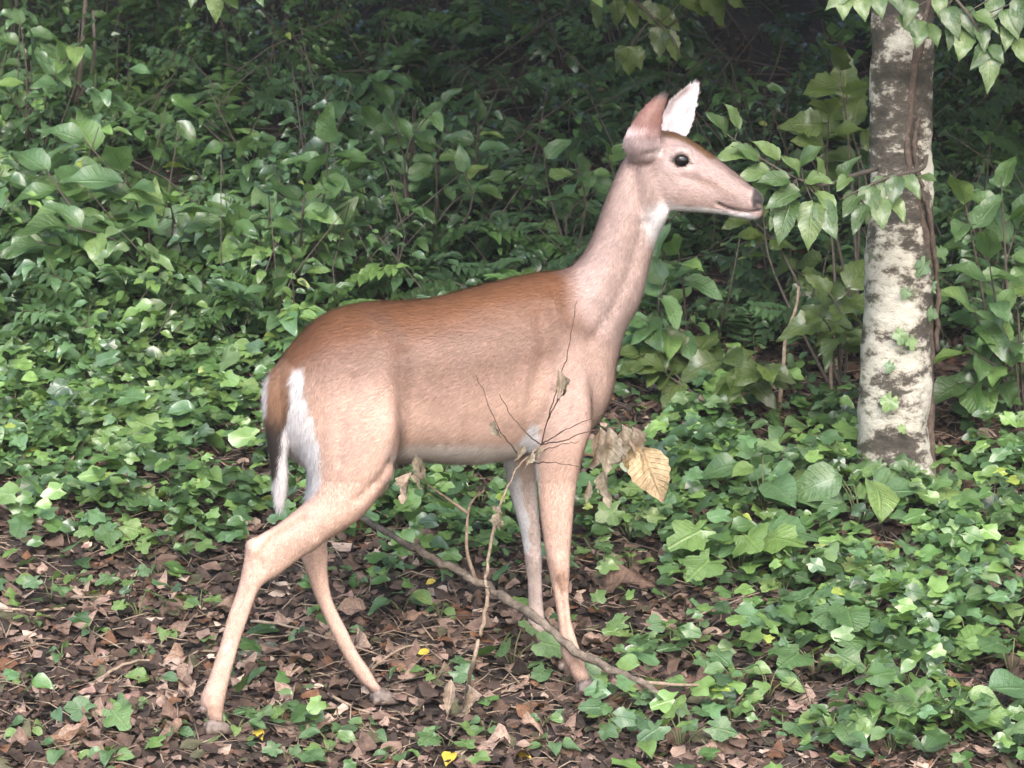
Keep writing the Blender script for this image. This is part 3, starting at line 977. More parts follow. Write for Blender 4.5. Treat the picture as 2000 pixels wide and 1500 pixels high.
def up_normal(tilt=.45): return Vector((random.gauss(-.05, tilt), random.gauss(-.55, tilt), 1.0)).normalized()


def bough(pl, path, kind, n, size, r0=.004, tilt=.4, start=.3, droop=.25, two_rank=True):
    """branch along path with alternate leaves towards its end"""
    S = [Vector(p) for p in spline(path, 4)]
    k = len(S)
    pl.t.add(S, [r0 * (1 - .75 * i / (k - 1)) for i in range(k)], 5)
    for i in range(n):
        f = start + (1 - start) * (i + random.random() * .4) / n
        q = min(f, .999) * (k - 1); a = int(q)
        p = S[a].lerp(S[a + 1], q - a)
        t = (S[a + 1] - S[a]).normalized()
        last = i == n - 1
        sd = t.cross(Vector((0, -.5, 1)))
        if sd.length < .1: sd = Vector((1, 0, 0))
        sd.normalize()
        s = 1 if i % 2 else -1
        d = (t * (1.0 if last else .55) + sd * (0 if last else s * .9) + Vector((0, -.12, -droop)) + rvec(.16))
        sz = size * random.uniform(.72, 1.15) * (.8 + .4 * min(1, f))
        e = p + d.normalized() * sz * .12
        pl.t.add([p, e], [.0014, .001], 4)
        pl.leaf(kind, e, d, up_normal(tilt), sz, random.uniform(.85, 1.1))


def shrub(name, label, base_px, tips, leaf_px, kind='shrub', n=7, group=None, dy=(-.25, .15), stem='stem_brown', cat='shrub', tilt=.4, r0=.005, start=.35):
    b = on_ground(*base_px)
    pl = Plant(name, b, label, cat, group, stem)
    sc = (b.y + 9.0) / PX
    for tx, ty in tips:
        y = b.y + random.uniform(*dy)
        e = at(tx, ty, y)
        mid = b.lerp(e, .55) + Vector((random.gauss(0, .03), random.gauss(0, .03), .10 * (e - b).length))
        bough(pl, [b + rvec(.012), mid, e], kind, n, leaf_px * sc, r0, tilt, start)
    pl.finish()
    return pl


def seedling(name, label, px, n, leaf_px, height, kind='ivy', group=None, cat='seedling', spread=1.0, tilt=.4, base=None):
    b = base if base is not None else on_ground(*px)
    pl = Plant(name, b, label, cat, group)
    sc = (b.y + 9.0) / PX
    for i in range(n):
        a = 2 * math.pi * (i + random.random() * .6) / n + .4
        L = leaf_px * sc * random.uniform(.65, 1.2)
        rr = L * spread * random.uniform(.25, .85)
        h = height * random.uniform(.5, 1.0)
        e = b + Vector((math.cos(a) * rr, math.sin(a) * rr * .8, h))
        e.z += (ground_z(e.x, e.y) - b.z) * .6
        m = b.lerp(e, .5) + Vector((0, 0, h * .2))
        pl.t.add([b, m, e], [.0022, .0018, .0012], 4)
        d = Vector((math.cos(a), math.sin(a) * .8 - .15, -.12 + random.gauss(0, .15)))
        pl.leaf(kind, e, d, up_normal(tilt), L, random.uniform(.85, 1.15))
    pl.finish()
    return pl


# stuff: many leaves in one mesh
def mass_mesh(name, specs, pos, dirs, nrm, size, col, which):
    """specs: list of (V, F, UV); arrays over leaves"""
    Vs, Fs, Cs, Us, base = [], [], [], [], 0
    y = dirs / np.linalg.norm(dirs, axis=1)[:, None]
    x = np.cross(y, nrm); x /= np.linalg.norm(x, axis=1)[:, None] + 1e-9
    z = np.cross(x, y)
    for k, (V, F, UV) in enumerate(specs):
        ids = np.nonzero(which == k)[0]
        if not len(ids): continue
        T = clean_tris(F)
        W = (V[None, :, 0, None] * x[ids][:, None] + V[None, :, 1, None] * y[ids][:, None] + V[None, :, 2, None] * z[ids][:, None]) * size[ids][:, None, None] + pos[ids][:, None]
        Vs.append(W.reshape(-1, 3)); nv = len(V)
        Fs.append((T[None] + (base + np.arange(len(ids)) * nv)[:, None, None]).reshape(-1, 3))
        Cs.append(np.repeat(col[ids], nv, 0)); Us.append(np.tile(UV, (len(ids), 1)))
        base += len(ids) * nv
    return np_mesh(name, np.concatenate(Vs), np.concatenate(Fs), np.concatenate(Cs), np.concatenate(Us))

# ------------------------------------------------------------------ leaf litter and ground cover (uncountable)
def gz_arr(x, y): return np.array([ground_z(a, b) for a, b in zip(x, y)])


def scatter_ground(n, pys, spread=0.06):
    """random places on the slope, spread over the sheet rows pys=(lo, hi)"""
    px = RNG.uniform(-80, 2080, n); py = RNG.uniform(pys[0], pys[1], n)
    side = RNG.random(n) < .2                                   # the wood goes on beyond the frame
    px = np.where(side, np.where(RNG.random(n) < .5, RNG.uniform(-520, -80, n), RNG.uniform(2080, 2520, n)), px)
    # depth of the slope along the ray, without the small relief
    a, b = (px - 1000) / PX, (750 - py) / PX
    dy_, dz_ = CP + b * SP, -SP + b * CP
    t = (Z0 + SLOPE * CAM.y - CAM.z) / (dz_ - SLOPE * dy_)
    x, y = a * t, CAM.y + dy_ * t
    return px, py, x, y


LEAF_DRY = [leaf_ovate(4, .36, .04, f, d, w, .48, s, 5) for s, f, d, w in ((41, .11, .22, .08), (42, -.2, -.25, .06), (43, .10, .4, .10), (44, -.3, .15, .08), (45, .08, .05, .05))]


def make_litter():
    n = 30000
    px, py, x, y = scatter_ground(n, (600, 1560))
    pb = scatter_ground(3000, (60, 600))
    px, py, x, y = [np.concatenate([a_[:20500], b_]) for a_, b_ in zip((px, py, x, y), pb)]; n = len(px)
    y2 = y.copy()
    z = gz_arr(x, y2) + RNG.uniform(.002, .022, n)
    pos = np.stack([x, y2, z], 1)
    a = RNG.uniform(0, 6.283, n)
    dirs = np.stack([np.cos(a), np.sin(a), np.sin(a) * SLOPE + RNG.normal(0, .14, n)], 1)
    nrm = np.stack([RNG.normal(0, .2, n), -SLOPE + RNG.normal(0, .2, n), np.ones(n)], 1)
    nrm /= np.linalg.norm(nrm, axis=1)[:, None]
    size = RNG.uniform(.014, .034, n) + .04 * RNG.random(n) ** 4
    pal = np.array([(.06, .042, .034), (.11, .075, .058), (.18, .125, .10), (.30, .22, .18), (.45, .36, .30), (.16, .085, .05), (.036, .027, .022), (.26, .175, .15), (.085, .085, .05)])
    pw = np.array([.26, .20, .12, .07, .035, .05, .24, .045, .06])
    col = pal[RNG.choice(len(pal), n, p=pw / pw.sum())] * RNG.uniform(.62, 1.05, (n, 1))
    me = mass_mesh('leaf_litter', LEAF_DRY, pos, dirs, nrm, size, col, RNG.integers(0, 5, n))
    o = link('leaf_litter', me, None, MAT['litter'])
    props(o, 'brown dead leaves carpeting the forest floor', 'leaf litter', None, 'stuff')
    # crumbs and twig bits between the leaves
    t = Tubes()
    px, py, x, y = scatter_ground(4200, (620, 1540))
    for i in range(len(px)):
        a = random.uniform(0, 6.283); L = random.uniform(.02, .12)
        p = Vector((x[i], y[i], ground_z(x[i], y[i]) + random.uniform(.006, .02)))
        q = p + Vector((math.cos(a) * L, math.sin(a) * L, math.sin(a) * L * SLOPE + random.gauss(0, .008)))
        t.add([p, p.lerp(q, .5) + rvec(L * .06), q], [random.uniform(.0007, .002)] * 3, 3)
    o = link('twig_debris', t.mesh('twig_debris'), None, MAT['twig'])
    props(o, 'fine broken twigs strewn among the dead leaves', 'twigs', None, 'stuff')


make_litter()

# where green cover is thick (sheet x, y, radius x, radius y, weight)
PATCH = [(700, 990, 130, 60, .9), (820, 950, 160, 70, 1.0), (930, 1010, 120, 70, .9), (1010, 960, 90, 60, .9), (200, 960, 200, 60, .9), (400, 1010, 130, 60, .8), (60, 1000, 110, 45, .7), (260, 1080, 120, 45, .6), (150, 700, 260, 130, 1.1), (380, 740, 200, 130, 1.1), (80, 860, 160, 110, 1.1), (330, 880, 180, 80, .9), (80, 640, 190, 70, 1), (330, 640, 230, 80, 1.0), (120, 790, 200, 120, 1), (330, 800, 230, 110, 1), (480, 900, 120, 90, .9), (60, 900, 120, 60, .8), (250, 900, 120, 60, .6),
         (330, 1050, 120, 60, .5), (470, 830, 90, 120, .9), (1300, 1000, 170, 90, .9), (1500, 960, 240, 110, .9), (1420, 1110, 200, 80, 1), (1650, 1120, 260, 120, 1), (1880, 1080, 200, 140, 1),
         (1700, 1270, 330, 110, 1.1), (1900, 1300, 180, 160, 1.1), (1800, 1430, 300, 100, 1.1), (1500, 1290, 180, 70, .8), (1380, 870, 150, 70, .8), (1620, 860, 130, 70, .8), (1930, 920, 130, 90, .8),
         (1290, 1210, 70, 40, .45), (1250, 1420, 130, 50, .6), (880, 970, 200, 60, .6), (850, 1080, 160, 60, .35), (1400, 1440, 160, 60, .7), (560, 1440, 110, 50, .5), (640, 680, 120, 70, .7), (1330, 740, 170, 50, .7), (1560, 760, 160, 50, .45)]
BARE = [(1250, 1180, 110, 60), (1460, 1190, 60, 40), (1400, 1330, 150, 50), (1640, 1330, 60, 40), (280, 980, 60, 40), (1880, 850, 120, 40), (430, 910, 60, 25), (1740, 1060, 60, 40), (1330, 800, 70, 30)]


def cover_weight(px, py):
    w = np.zeros(len(px)); px = np.clip(px, 20, 1980)
    for cx, cy, rx, ry, k in PATCH:
        w = np.maximum(w, k * np.exp(-(((px - cx) / rx) ** 2 + ((py - cy) / ry) ** 2) * .9))
    for cx, cy, rx, ry in BARE:
        w *= 1 - .85 * np.exp(-(((px - cx) / rx) ** 2 + ((py - cy) / ry) ** 2))
    return w


IVY_LO = [leaf_lobed(5, .44, 20, 1), leaf_lobed(5, .34, 20, 2), leaf_lobed(3, .2, 16, 3, .2, .3), leaf_ovate(5, .36, .03, .2, .25, .05, .5, 9, 3)]
OVATE_LO = [leaf_ovate(6, .27, .05, .2, .2, .05, .46, 1, 3), leaf_ovate(6, .3, .05, .16, .4, .06, .44, 2, 3), leaf_ovate(5, .24, 0, .25, .1, .04, .46, 3, 3)]
LEAF_TINY = [leaf_ovate(3, .28, 0, .2, .2, 0, .46, 1, 3), leaf_ovate(3, .3, 0, .16, .35, 0, .44, 2, 3), leaf_ovate(3, .24, 0, .25, .1, 0, .46, 3, 3)]
PAL_G = np.array([G_DARK, G_MID, G_LIGHT, G_YEL, G_BLUE, (.14, .22, .10), (.05, .10, .045)])


def make_cover():
    n = 38000
    px, py, x, y = scatter_ground(n, (560, 1560))
    w = cover_weight(px, py)
    clump = np.array([mnoise.noise((a * 5.5, b * 5.5, 4.0)) for a, b in zip(x, y)])
    keep = RNG.random(n) < np.clip(w * .9 + .045, 0, 1) * sstep(-.36, .08, clump + (w - .6) * .4) * (.25 + .75 * sstep(1500, 900, py))
    x, y, clump = x[keep], y[keep], clump[keep]; n = keep.sum()
    hgt = RNG.uniform(.01, .075, n) * (1 + .8 * sstep(-.1, .4, clump))
    pos = np.stack([x, y - .02, gz_arr(x, y) + hgt], 1)
    a = RNG.uniform(0, 6.283, n)
    dirs = np.stack([np.cos(a), np.sin(a) - .25, RNG.normal(-.1, .25, n)], 1)
    nrm = np.stack([RNG.normal(-.05, .42, n), RNG.normal(-.6, .42, n), np.ones(n)], 1); nrm /= np.linalg.norm(nrm, axis=1)[:, None]
    size = RNG.uniform(.017, .048, n) + .034 * RNG.random(n) ** 4
    kk = np.array([mnoise.noise((a_ * 3, b_ * 3, 8.0)) for a_, b_ in zip(x, y)])
    pick = RNG.choice(7, n, p=(.12, .28, .24, .010, .17, .075, .105))
    col = PAL_G[pick] * RNG.uniform(.8, 1.2, (n, 1)) * (1 + .3 * kk[:, None])
    wh = RNG.choice(4, n, p=(.3, .25, .25, .2))
    o = link('ground_cover', mass_mesh('ground_cover', IVY_LO, pos, dirs, nrm, size, col, wh), None, MAT['mass'])
    props(o, 'low green ivy and seedlings covering the slope', 'ground cover', None, 'stuff')


make_cover()


def make_undergrowth():
    """the leafy tangle of the hillside behind"""
    P_, D_, N_, S_, C_, W_ = [], [], [], [], [], []
    t = Tubes()
    n = 3100
    px, py, x, y = scatter_ground(n, (60, 790))
    for i in range(n):
        u, v = px[i], py[i]
        if y[i] < .75 or y[i] > 9: continue
        dens = .46
        if u < 720: dens = .62
        if 230 < u < 1300 and v < 430: dens = .34
        if 1330 < u < 1700: dens = .26 if v > 420 else .12
        if u > 1820: dens = .6
        if 560 < v and 560 < u < 1250: dens *= .5
        patch = mnoise.noise((x[i] * 1.7, y[i] * 1.7, 2.0))
        dens *= float(sstep(-.38, .18, patch)) * float(sstep(800, 640, v + 60 * patch))
        if random.random() > dens: continue
        x0, y0 = x[i], y[i]; z0 = ground_z(x0, y0)
        tall = random.uniform(.05, .34) * (1.25 if u < 700 else .9) * (.75 + .6 * float(sstep(-.2, .4, patch)))
        k = random.randint(12, 24)
        lx, ly = random.gauss(0, .10), random.gauss(-.06, .08)
        lf = random.choice((.026, .034, .042, .056)) * (1.2 if u < 600 and v > 350 else .85)
        tone = random.choice([0, 0, 1, 4, 6, 6, 6]) if u > 650 else random.choice([1, 1, 2, 4, 4, 5, 6])
        base = PAL_G[tone] * random.uniform(.75, 1.15)
        top = Vector((x0 + lx, y0 + ly, z0 + tall))
        t.add([(x0, y0, z0), ((x0 + top.x) / 2 + random.gauss(0, .02), y0 + ly * .4, z0 + tall * .55), tuple(top)], [.003, .0022, .0012], 4)
        for j in range(k):
            f = random.uniform(.35, 1.05)
            a = random.uniform(0, 6.283); r = random.uniform(.01, .13) * (.5 + tall)
            P_.append((x0 + lx * f + math.cos(a) * r, y0 + ly * f + math.sin(a) * r, z0 + tall * f))
            D_.append((math.cos(a), math.sin(a) - .2, random.gauss(-.25, .25)))
            N_.append((random.gauss(0, .42), random.gauss(-.45, .42), 1.0))
            S_.append(lf * random.uniform(.6, 1.3)); W_.append(random.randrange(3))
            C_.append(base * random.uniform(.75, 1.25) if random.random() > .008 else np.array(G_YEL))
    N_ = np.array(N_); N_ /= np.linalg.norm(N_, axis=1)[:, None]
    o = link('undergrowth', mass_mesh('undergrowth', OVATE_LO, np.array(P_), np.array(D_), N_, np.array(S_), np.array(C_), np.array(W_)), None, MAT['mass'])
    props(o, 'dense dark green undergrowth on the hillside behind the doe', 'undergrowth', None, 'stuff')
    px, py, x, y = scatter_ground(900, (60, 640))
    for i in range(len(px)):
        if y[i] < .9 or y[i] > 9 or px[i] < 180: continue
        p = Vector((x[i], y[i], ground_z(x[i], y[i]) + random.uniform(0, .12)))
        L = random.uniform(.08, .34)
        q = p + Vector((random.gauss(0, .7) * L, random.gauss(0, .4) * L, abs(random.gauss(.35, .4)) * L))
        t.add([p, p.lerp(q, .5) + rvec(L * .07), q], [.003, .0024, .0012], 4)
    o2 = link('undergrowth_stems', t.mesh('undergrowth_stems'), None, MAT['stem_brown'])
    props(o2, 'thin brown stems within the hillside undergrowth', 'undergrowth', None, 'stuff')


make_undergrowth()


def make_ferns():
    """feathery compound fronds that fill the slope between the shrubs"""
    P_, D_, N_, S_, C_, W_ = [], [], [], [], [], []
    t = Tubes()
    n = 1400
    px, py, x, y = scatter_ground(n, (40, 720))
    for i in range(n):
        u, v = px[i], py[i]
        if y[i] < .9 or y[i] > 9 or (1330 < u < 1700 and random.random() < .55): continue
        b = Vector((x[i], y[i], ground_z(x[i], y[i])))
        a = random.uniform(0, 6.283); L = random.uniform(.12, .34)
        tip = b + Vector((math.cos(a) * L * .8, math.sin(a) * L * .6 - .06, L * random.uniform(.25, .85)))
        mid = b.lerp(tip, .5) + Vector((0, 0, L * .16))
        S = [Vector(p) for p in spline([b, mid, tip], 7)]
        t.add(S[::2], [.0016, .0014, .0012, .001, .0008, .0007, .0006, .0005][:len(S[::2])], 3)
        base = PAL_G[random.choice((0, 1, 1, 4, 6, 2) if u < 700 else (0, 0, 1, 6, 6, 4))] * random.uniform(.75, 1.15)
        k = len(S)
        for j in range(3, k):
            tg = (S[j] - S[j - 1]).normalized()
            sd = tg.cross(Vector((0, -.4, 1))).normalized()
            w = math.sin(math.pi * (.15 + .8 * (j - 3) / (k - 3))) ** .7
            for sgn in (-1, 1):
                P_.append(tuple(S[j] + sd * sgn * .003)); D_.append(tuple(sd * sgn + tg * .45 + rvec(.12) + Vector((0, 0, -.15))))
                N_.append((random.gauss(0, .25), random.gauss(-.5, .25), 1.0)); S_.append(L * .17 * w * random.uniform(.8, 1.15) + .008); C_.append(base * random.uniform(.85, 1.15)); W_.append(2)
    N_ = np.array(N_); N_ /= np.linalg.norm(N_, axis=1)[:, None]
    o = link('fern_fronds', mass_mesh('fern_fronds', LEAF_TINY, np.array(P_), np.array(D_), N_, np.array(S_), np.array(C_), np.array(W_)), None, MAT['mass'])
    props(o, 'feathery green fronds filling the shaded slope', 'undergrowth', None, 'stuff')
    o2 = link('fern_stalks', t.mesh('fern_stalks'), None, MAT['stem_green'])
    props(o2, 'thin green stalks of the fronds on the slope', 'undergrowth', None, 'stuff')
    # creeping runners that link the ground ivy
    t = Tubes()
    px, py, x, y = scatter_ground(420, (600, 1540))
    w = cover_weight(px, py)
    for i in range(len(px)):
        if random.random() > w[i]: continue
        a = random.uniform(0, 6.283); q = []
        p = Vector((x[i], y[i], 0))
        for k in range(5):
            q.append(Vector((p.x, p.y, ground_z(p.x, p.y) + random.uniform(.012, .05))))
            a += random.gauss(0, .5); p = p + Vector((math.cos(a) * .06, math.sin(a) * .06, 0))
        t.add([Vector(c) for c in spline(q, 2)], .0014, 4)
    o = link('creeping_runners', t.mesh('creeping_runners'), None, MAT['stem_brown'])
    props(o, 'thin creeping stems linking the ground ivy', 'ground cover', None, 'stuff')


make_ferns()


def make_canopy():
    """unseen leaf mass added above the frame, shaped to shade the hillside"""
    n = 32000
    x = RNG.uniform(-8, 8, n)
    y = .66 + 1.7 * sstep(-.1, -.8, x) + 13 * RNG.random(n) ** 1.6
    floor = Z0 + SLOPE * y
    h = 1.35 + RNG.random(n) ** 1.2 * 5.0
    gap = np.array([mnoise.noise((a * .8, b * .8, c * .6)) for a, b, c in zip(x, y, h)])
    z = np.maximum(floor + h, 1.66 + .05 * y)
    k = (gap > -.26)
    x, y, z = x[k], y[k], z[k]; n = len(x)
    pos = np.stack([x, y, z], 1)
    a = RNG.uniform(0, 6.283, n)
    dirs = np.stack([np.cos(a), np.sin(a), RNG.normal(-.2, .3, n)], 1)
    nrm = np.stack([RNG.normal(0, .5, n), RNG.normal(-.3, .5, n), np.ones(n)], 1); nrm /= np.linalg.norm(nrm, axis=1)[:, None]
    col = PAL_G[RNG.choice(7, n)] * RNG.uniform(.7, 1.1, (n, 1))
    o = link('shade_canopy', mass_mesh('shade_canopy', LEAF_TINY, pos, dirs, nrm, RNG.uniform(.22, .42, n), col, RNG.integers(0, 3, n)), None, MAT['mass'])
    props(o, 'unseen leaf canopy added to shade the hillside', 'canopy', None, 'stuff')


make_canopy()

# ------------------------------------------------------------------ the pale tree, its bark, boughs and vine
def bark_pale():
    m, nt, bs, out = new_mat('lichen_bark')
    tc = node(nt, 'ShaderNodeTexCoord')
    mp = node(nt, 'ShaderNodeMapping', {'Vector': tc.outputs['Object'], 'Scale': (1.0, 1.0, 1.7)})
    big = node(nt, 'ShaderNodeTexNoise', {'Vector': mp.outputs[0], 'Scale': 7.0, 'Detail': 9.0, 'Roughness': .66})
    sp = node(nt, 'ShaderNodeTexNoise', {'Vector': mp.outputs[0], 'Scale': 46.0, 'Detail': 8.0, 'Roughness': .8})
    band = node(nt, 'ShaderNodeTexNoise', {'Vector': node(nt, 'ShaderNodeMapping', {'Vector': tc.outputs['Object'], 'Scale': (1.2, 1.2, 5.0)}).outputs[0], 'Scale': 3.0, 'Detail': 5.0})
    sep = node(nt, 'ShaderNodeSeparateXYZ', {0: tc.outputs['Object']})
    hz = node(nt, 'ShaderNodeMapRange', {0: sep.outputs[2], 1: .05, 2: 1.1, 3: .03, 4: -.022})
    a1 = node(nt, 'ShaderNodeMath', {0: big.outputs[0], 1: .70}, operation='MULTIPLY')
    a2 = node(nt, 'ShaderNodeMath', {0: sp.outputs[0], 1: .25}, operation='MULTIPLY')
    a3 = node(nt, 'ShaderNodeMath', {0: band.outputs[0], 1: .16}, operation='MULTIPLY')
    s1 = node(nt, 'ShaderNodeMath', {0: a1.outputs[0], 1: a2.outputs[0]}, operation='ADD')
    s2 = node(nt, 'ShaderNodeMath', {0: s1.outputs[0], 1: a3.outputs[0]}, operation='ADD')
    s3 = node(nt, 'ShaderNodeMath', {0: s2.outputs[0], 1: hz.outputs[0]}, operation='ADD')
    c = ramp(nt, s3.outputs[0], [(.47, (.03, .026, .02)), (.545, (.075, .064, .05)), (.562, (.22, .20, .168)), (.59, (.42, .40, .34)), (.69, (.60, .58, .51))])
    # green algae on the left flank
    al = node(nt, 'ShaderNodeMapRange', {0: sep.outputs[0], 1: -.095, 2: -.045, 3: .75, 4: 0.0})
    al2 = node(nt, 'ShaderNodeMath', {0: al.outputs[0], 1: big.outputs[0]}, operation='MULTIPLY')
    mx = node(nt, 'ShaderNodeMix', {0: al2.outputs[0], 6: c, 7: (.055, .075, .028, 1)}, data_type='RGBA')
    ms = node(nt, 'ShaderNodeTexNoise', {'Vector': tc.outputs['Object'], 'Scale': 11.0, 'Detail': 6.0, 'Roughness': .7})
    mk = node(nt, 'ShaderNodeMapRange', {0: ms.outputs[0], 1: .60, 2: .66, 3: 0.0, 4: .8})
    mx = node(nt, 'ShaderNodeMix', {0: mk.outputs[0], 6: mx.outputs[2], 7: (.06, .085, .03, 1)}, data_type='RGBA')
    nt.links.new(mx.outputs[2], bs.inputs['Base Color'])
    bs.inputs['Roughness'].default_value = .88
    b = node(nt, 'ShaderNodeBump', {'Height': s3.outputs[0], 'Strength': 1.0, 'Distance': .03})
    nt.links.new(b.outputs[0], bs.inputs['Normal'])
    return m


def make_tree():
    b = on_ground(1748, 948)
    y0 = b.y
    root = empty('pale_barked_tree', b, 'tree with pale blotched lichen bark standing on the right behind the doe', 'tree')
    rows = [(1000, 1640, 1856), (975, 1656, 1838), (935, 1669, 1824), (860, 1676, 1817), (780, 1677, 1815), (690, 1681, 1818), (600, 1686, 1821), (500, 1693, 1824), (400, 1699, 1822),
            (300, 1701, 1822), (200, 1702, 1822), (100, 1703, 1822), (0, 1702, 1821), (-150, 1700, 1815), (-600, 1690, 1795), (-1500, 1670, 1750), (-2600, 1680, 1715)]
    V, F = [], []
    k = 36
    S = spline([(r[0], r[1], r[2]) for r in rows], 8)
    for (py, l, r) in S:
        A, B = at(l, py, y0), at(r, py, y0)
        c = (A + B) / 2; rad = (B - A).length / 2
        for j in range(k):
            th = 2 * math.pi * j / k
            d = Vector((math.cos(th), math.sin(th), 0))
            q = c + d * rad
            bump = .09 * mnoise.noise(q * 8) + .06 * mnoise.noise(q * 22) + .035 * mnoise.noise(q * 55)
            flare = .25 * max(0, (py - 900) / 100) * (.5 + .5 * math.sin(3 * th + 1)) if py > 900 else 0
            V.append(tuple(c + d * rad * (1 + bump + flare) - b))
    for i in range(len(S) - 1):
        for j in range(k):
            a, c_ = i * k + j, i * k + (j + 1) % k
            F.append((a, a + k, c_ + k, c_))
    link('trunk', np_mesh('trunk', V, F), root, bark_pale())
    # boughs hanging into the frame: (path on the sheet with depth offsets), leaves, size
    def branch(path, kind, leaves):
        pts = [at(px, py, y0 + dy) for px, py, dy in path]
        t = Tubes(); sp_ = [Vector(p) for p in spline(pts, 4)]
        t.add(sp_, [.006 * (1 - .8 * i / (len(sp_) - 1)) for i in range(len(sp_))], 5)
        todo = []
        for (px, py, tx, ty, sz, dy) in leaves:
            p = at(px, py, y0 + dy); tip = at(tx, ty, y0 + dy - .03)
            near = min(sp_, key=lambda q: (q - p).length)
            t.add([near, p], [.0016, .0011], 4)
            L = (tip - p).length
            todo.append((p, tip - p + Vector((0, -.25 * L, 0)), L * 1.05))
        br = link('branch', t.mesh('branch', b), root, MAT['stem_brown'])
        for p, d, L in todo:
            o = bpy.data.objects.new('leaf', random.choice(PROTO[kind])); COL.objects.link(o); o.parent = br
            o.matrix_basis = leaf_frame(p - b, d, Vector((random.gauss(0, .25), -.75, .75)), L, random.uniform(.85, 1.1))
    branch([(1800, -60, -.1), (1740, -30, -.25), (1680, -15, -.3), (1640, -10, -.3)], 'tree',
           [(1650, -20, 1645, 40, 0, -.3), (1680, -20, 1688, 42, 0, -.3), (1712, -20, 1722, 38, 0, -.3), (1735, -25, 1765, 20, 0, -.28), (1665, -30, 1615, 8, 0, -.3)])
    branch([(1790, -80, -.05), (1850, -20, -.2), (1900, 40, -.25), (1930, 100, -.25)], 'tree',
           [(1800, 40, 1788, 95, 0, -.2), (1815, 45, 1835, 95, 0, -.2), (1850, 15, 1870, 70, 0, -.22), (1880, 15, 1900, 65, 0, -.22), (1905, 25, 1955, 55, 0, -.25), (1925, 90, 1900, 135, 0, -.25),
            (1930, 100, 1935, 172, 0, -.25), (1935, 88, 1962, 125, 0, -.25), (1960, 20, 1990, 70, 0, -.22), (1990, 0, 1985, 60, 0, -.22), (1780, 0, 1770, 50, 0, -.2), (1830, -10, 1845, 40, 0, -.2), (1760, 30, 1800, 70, 0, -.2), (1870, 30, 1850, 90, 0, -.2), (1915, 45, 1925, 100, 0, -.24), (1975, 40, 1960, 100, 0, -.2), (1945, -10, 1935, 45, 0, -.2), (1985, 75, 2010, 130, 0, -.2), (1890, 60, 1870, 118, 0, -.22)])
    branch([(1810, 300, -.02), (1800, 330, -.15), (1740, 345, -.25), (1680, 370, -.28), (1640, 390, -.3)], 'tree',
           [(1750, 345, 1740, 400, 0, -.25), (1730, 350, 1700, 400, 0, -.25), (1770, 345, 1800, 385, 0, -.22), (1700, 365, 1690, 430, 0, -.28), (1680, 375, 1640, 420, 0, -.28), (1715, 385, 1725, 450, 0, -.28),
            (1690, 400, 1660, 455, 0, -.3), (1745, 390, 1770, 430, 0, -.25), (1660, 345, 1630, 370, 0, -.28), (1790, 345, 1838, 350, 0, -.2)])
    branch([(1712, 330, -.06), (1660, 345, -.2), (1600, 362, -.32), (1540, 340, -.38), (1480, 305, -.38), (1420, 262, -.38)], 'tree',
           [(1548, 388, 1510, 465, 0, -.4), (1588, 396, 1572, 478, 0, -.4), (1602, 392, 1632, 468, 0, -.4), (1596, 374, 1642, 424, 0, -.38), (1560, 374, 1494, 388, 0, -.4), (1576, 350, 1626, 346, 0, -.36), (1562, 340, 1530, 298, 0, -.36),
            (1540, 350, 1478, 345, 0, -.4), (1604, 350, 1604, 300, 0, -.34), (1502, 335, 1440, 335, 0, -.38), (1482, 312, 1438, 275, 0, -.38), (1520, 312, 1488, 265, 0, -.36), (1462, 298, 1396, 302, 0, -.38), (1562, 320, 1606, 278, 0, -.34), (1442, 250, 1425, 196, 0, -.36),
            (1420, 262, 1384, 212, 0, -.36), (1500, 350, 1462, 400, 0, -.36), (1640, 352, 1660, 300, 0, -.26), (1530, 395, 1500, 440, 0, -.38)])
    crown = []
    n = 2600
    c = np.array(at(1730, -1900, y0))
    q = RNG.normal(0, 1, (n, 3)); q /= np.linalg.norm(q, axis=1)[:, None]
    pos = c + q * RNG.random((n, 1)) ** .4 * np.array((1.9, 1.9, 1.4)) - np.array(b)
    a = RNG.uniform(0, 6.283, n)
    nr = np.stack([RNG.normal(0, .5, n), RNG.normal(-.2, .5, n), np.ones(n)], 1); nr /= np.linalg.norm(nr, axis=1)[:, None]
    cm = mass_mesh('crown', OVATE_LO, pos, np.stack([np.cos(a), np.sin(a), RNG.normal(-.3, .3, n)], 1), nr, RNG.uniform(.08, .16, n), PAL_G[RNG.choice((1, 2, 4), n)], RNG.integers(0, 3, n))
    o = link('crown', cm, root, MAT['mass']); o['kind'] = 'stuff'
    # the vine climbing the right flank
    vb = on_ground(1822, 985)
    vine = empty('climbing_vine', vb, 'reddish brown vine climbing the right flank of the pale tree trunk', 'vine')
    t = Tubes()
    ax = lambda py: float(np.interp(py, [r[0] for r in rows][::-1], [(r[1] + r[2]) / 2 for r in rows][::-1]))
    pts = []
    for px, py in ((1824, 985), (1822, 920), (1816, 820), (1818, 740), (1817, 650), (1816, 570), (1810, 480), (1799, 415), (1788, 370), (1776, 320), (1772, 270), (1779, 220), (1782, 160), (1792, 100), (1800, 60), (1812, 0), (1815, -60)):
        wpx = 62 if py > 0 else 60
        off = max(-1, min(1, (px - ax(py)) / wpx))
        dep = -math.sqrt(max(0, 1 - off * off)) * .070 - .001
        pts.append(at(px, py, y0 + dep))
    sp_ = [Vector(p) for p in spline(pts, 5)]
    t.add(sp_, [.0085 + .006 * mnoise.noise(p * 26) for p in sp_], 8, .5)
    t.add([p + Vector((.016, -.004, 0)) + rvec(.002) for p in sp_[18:55]], .006, 6, .6)
    link('stem', t.mesh('stem', vb), vine, bark_mat('vine_bark', [(.3, (.028, .02, .016)), (.52, (.075, .052, .040)), (.72, (.16, .115, .09))], 70.0, 1.0))
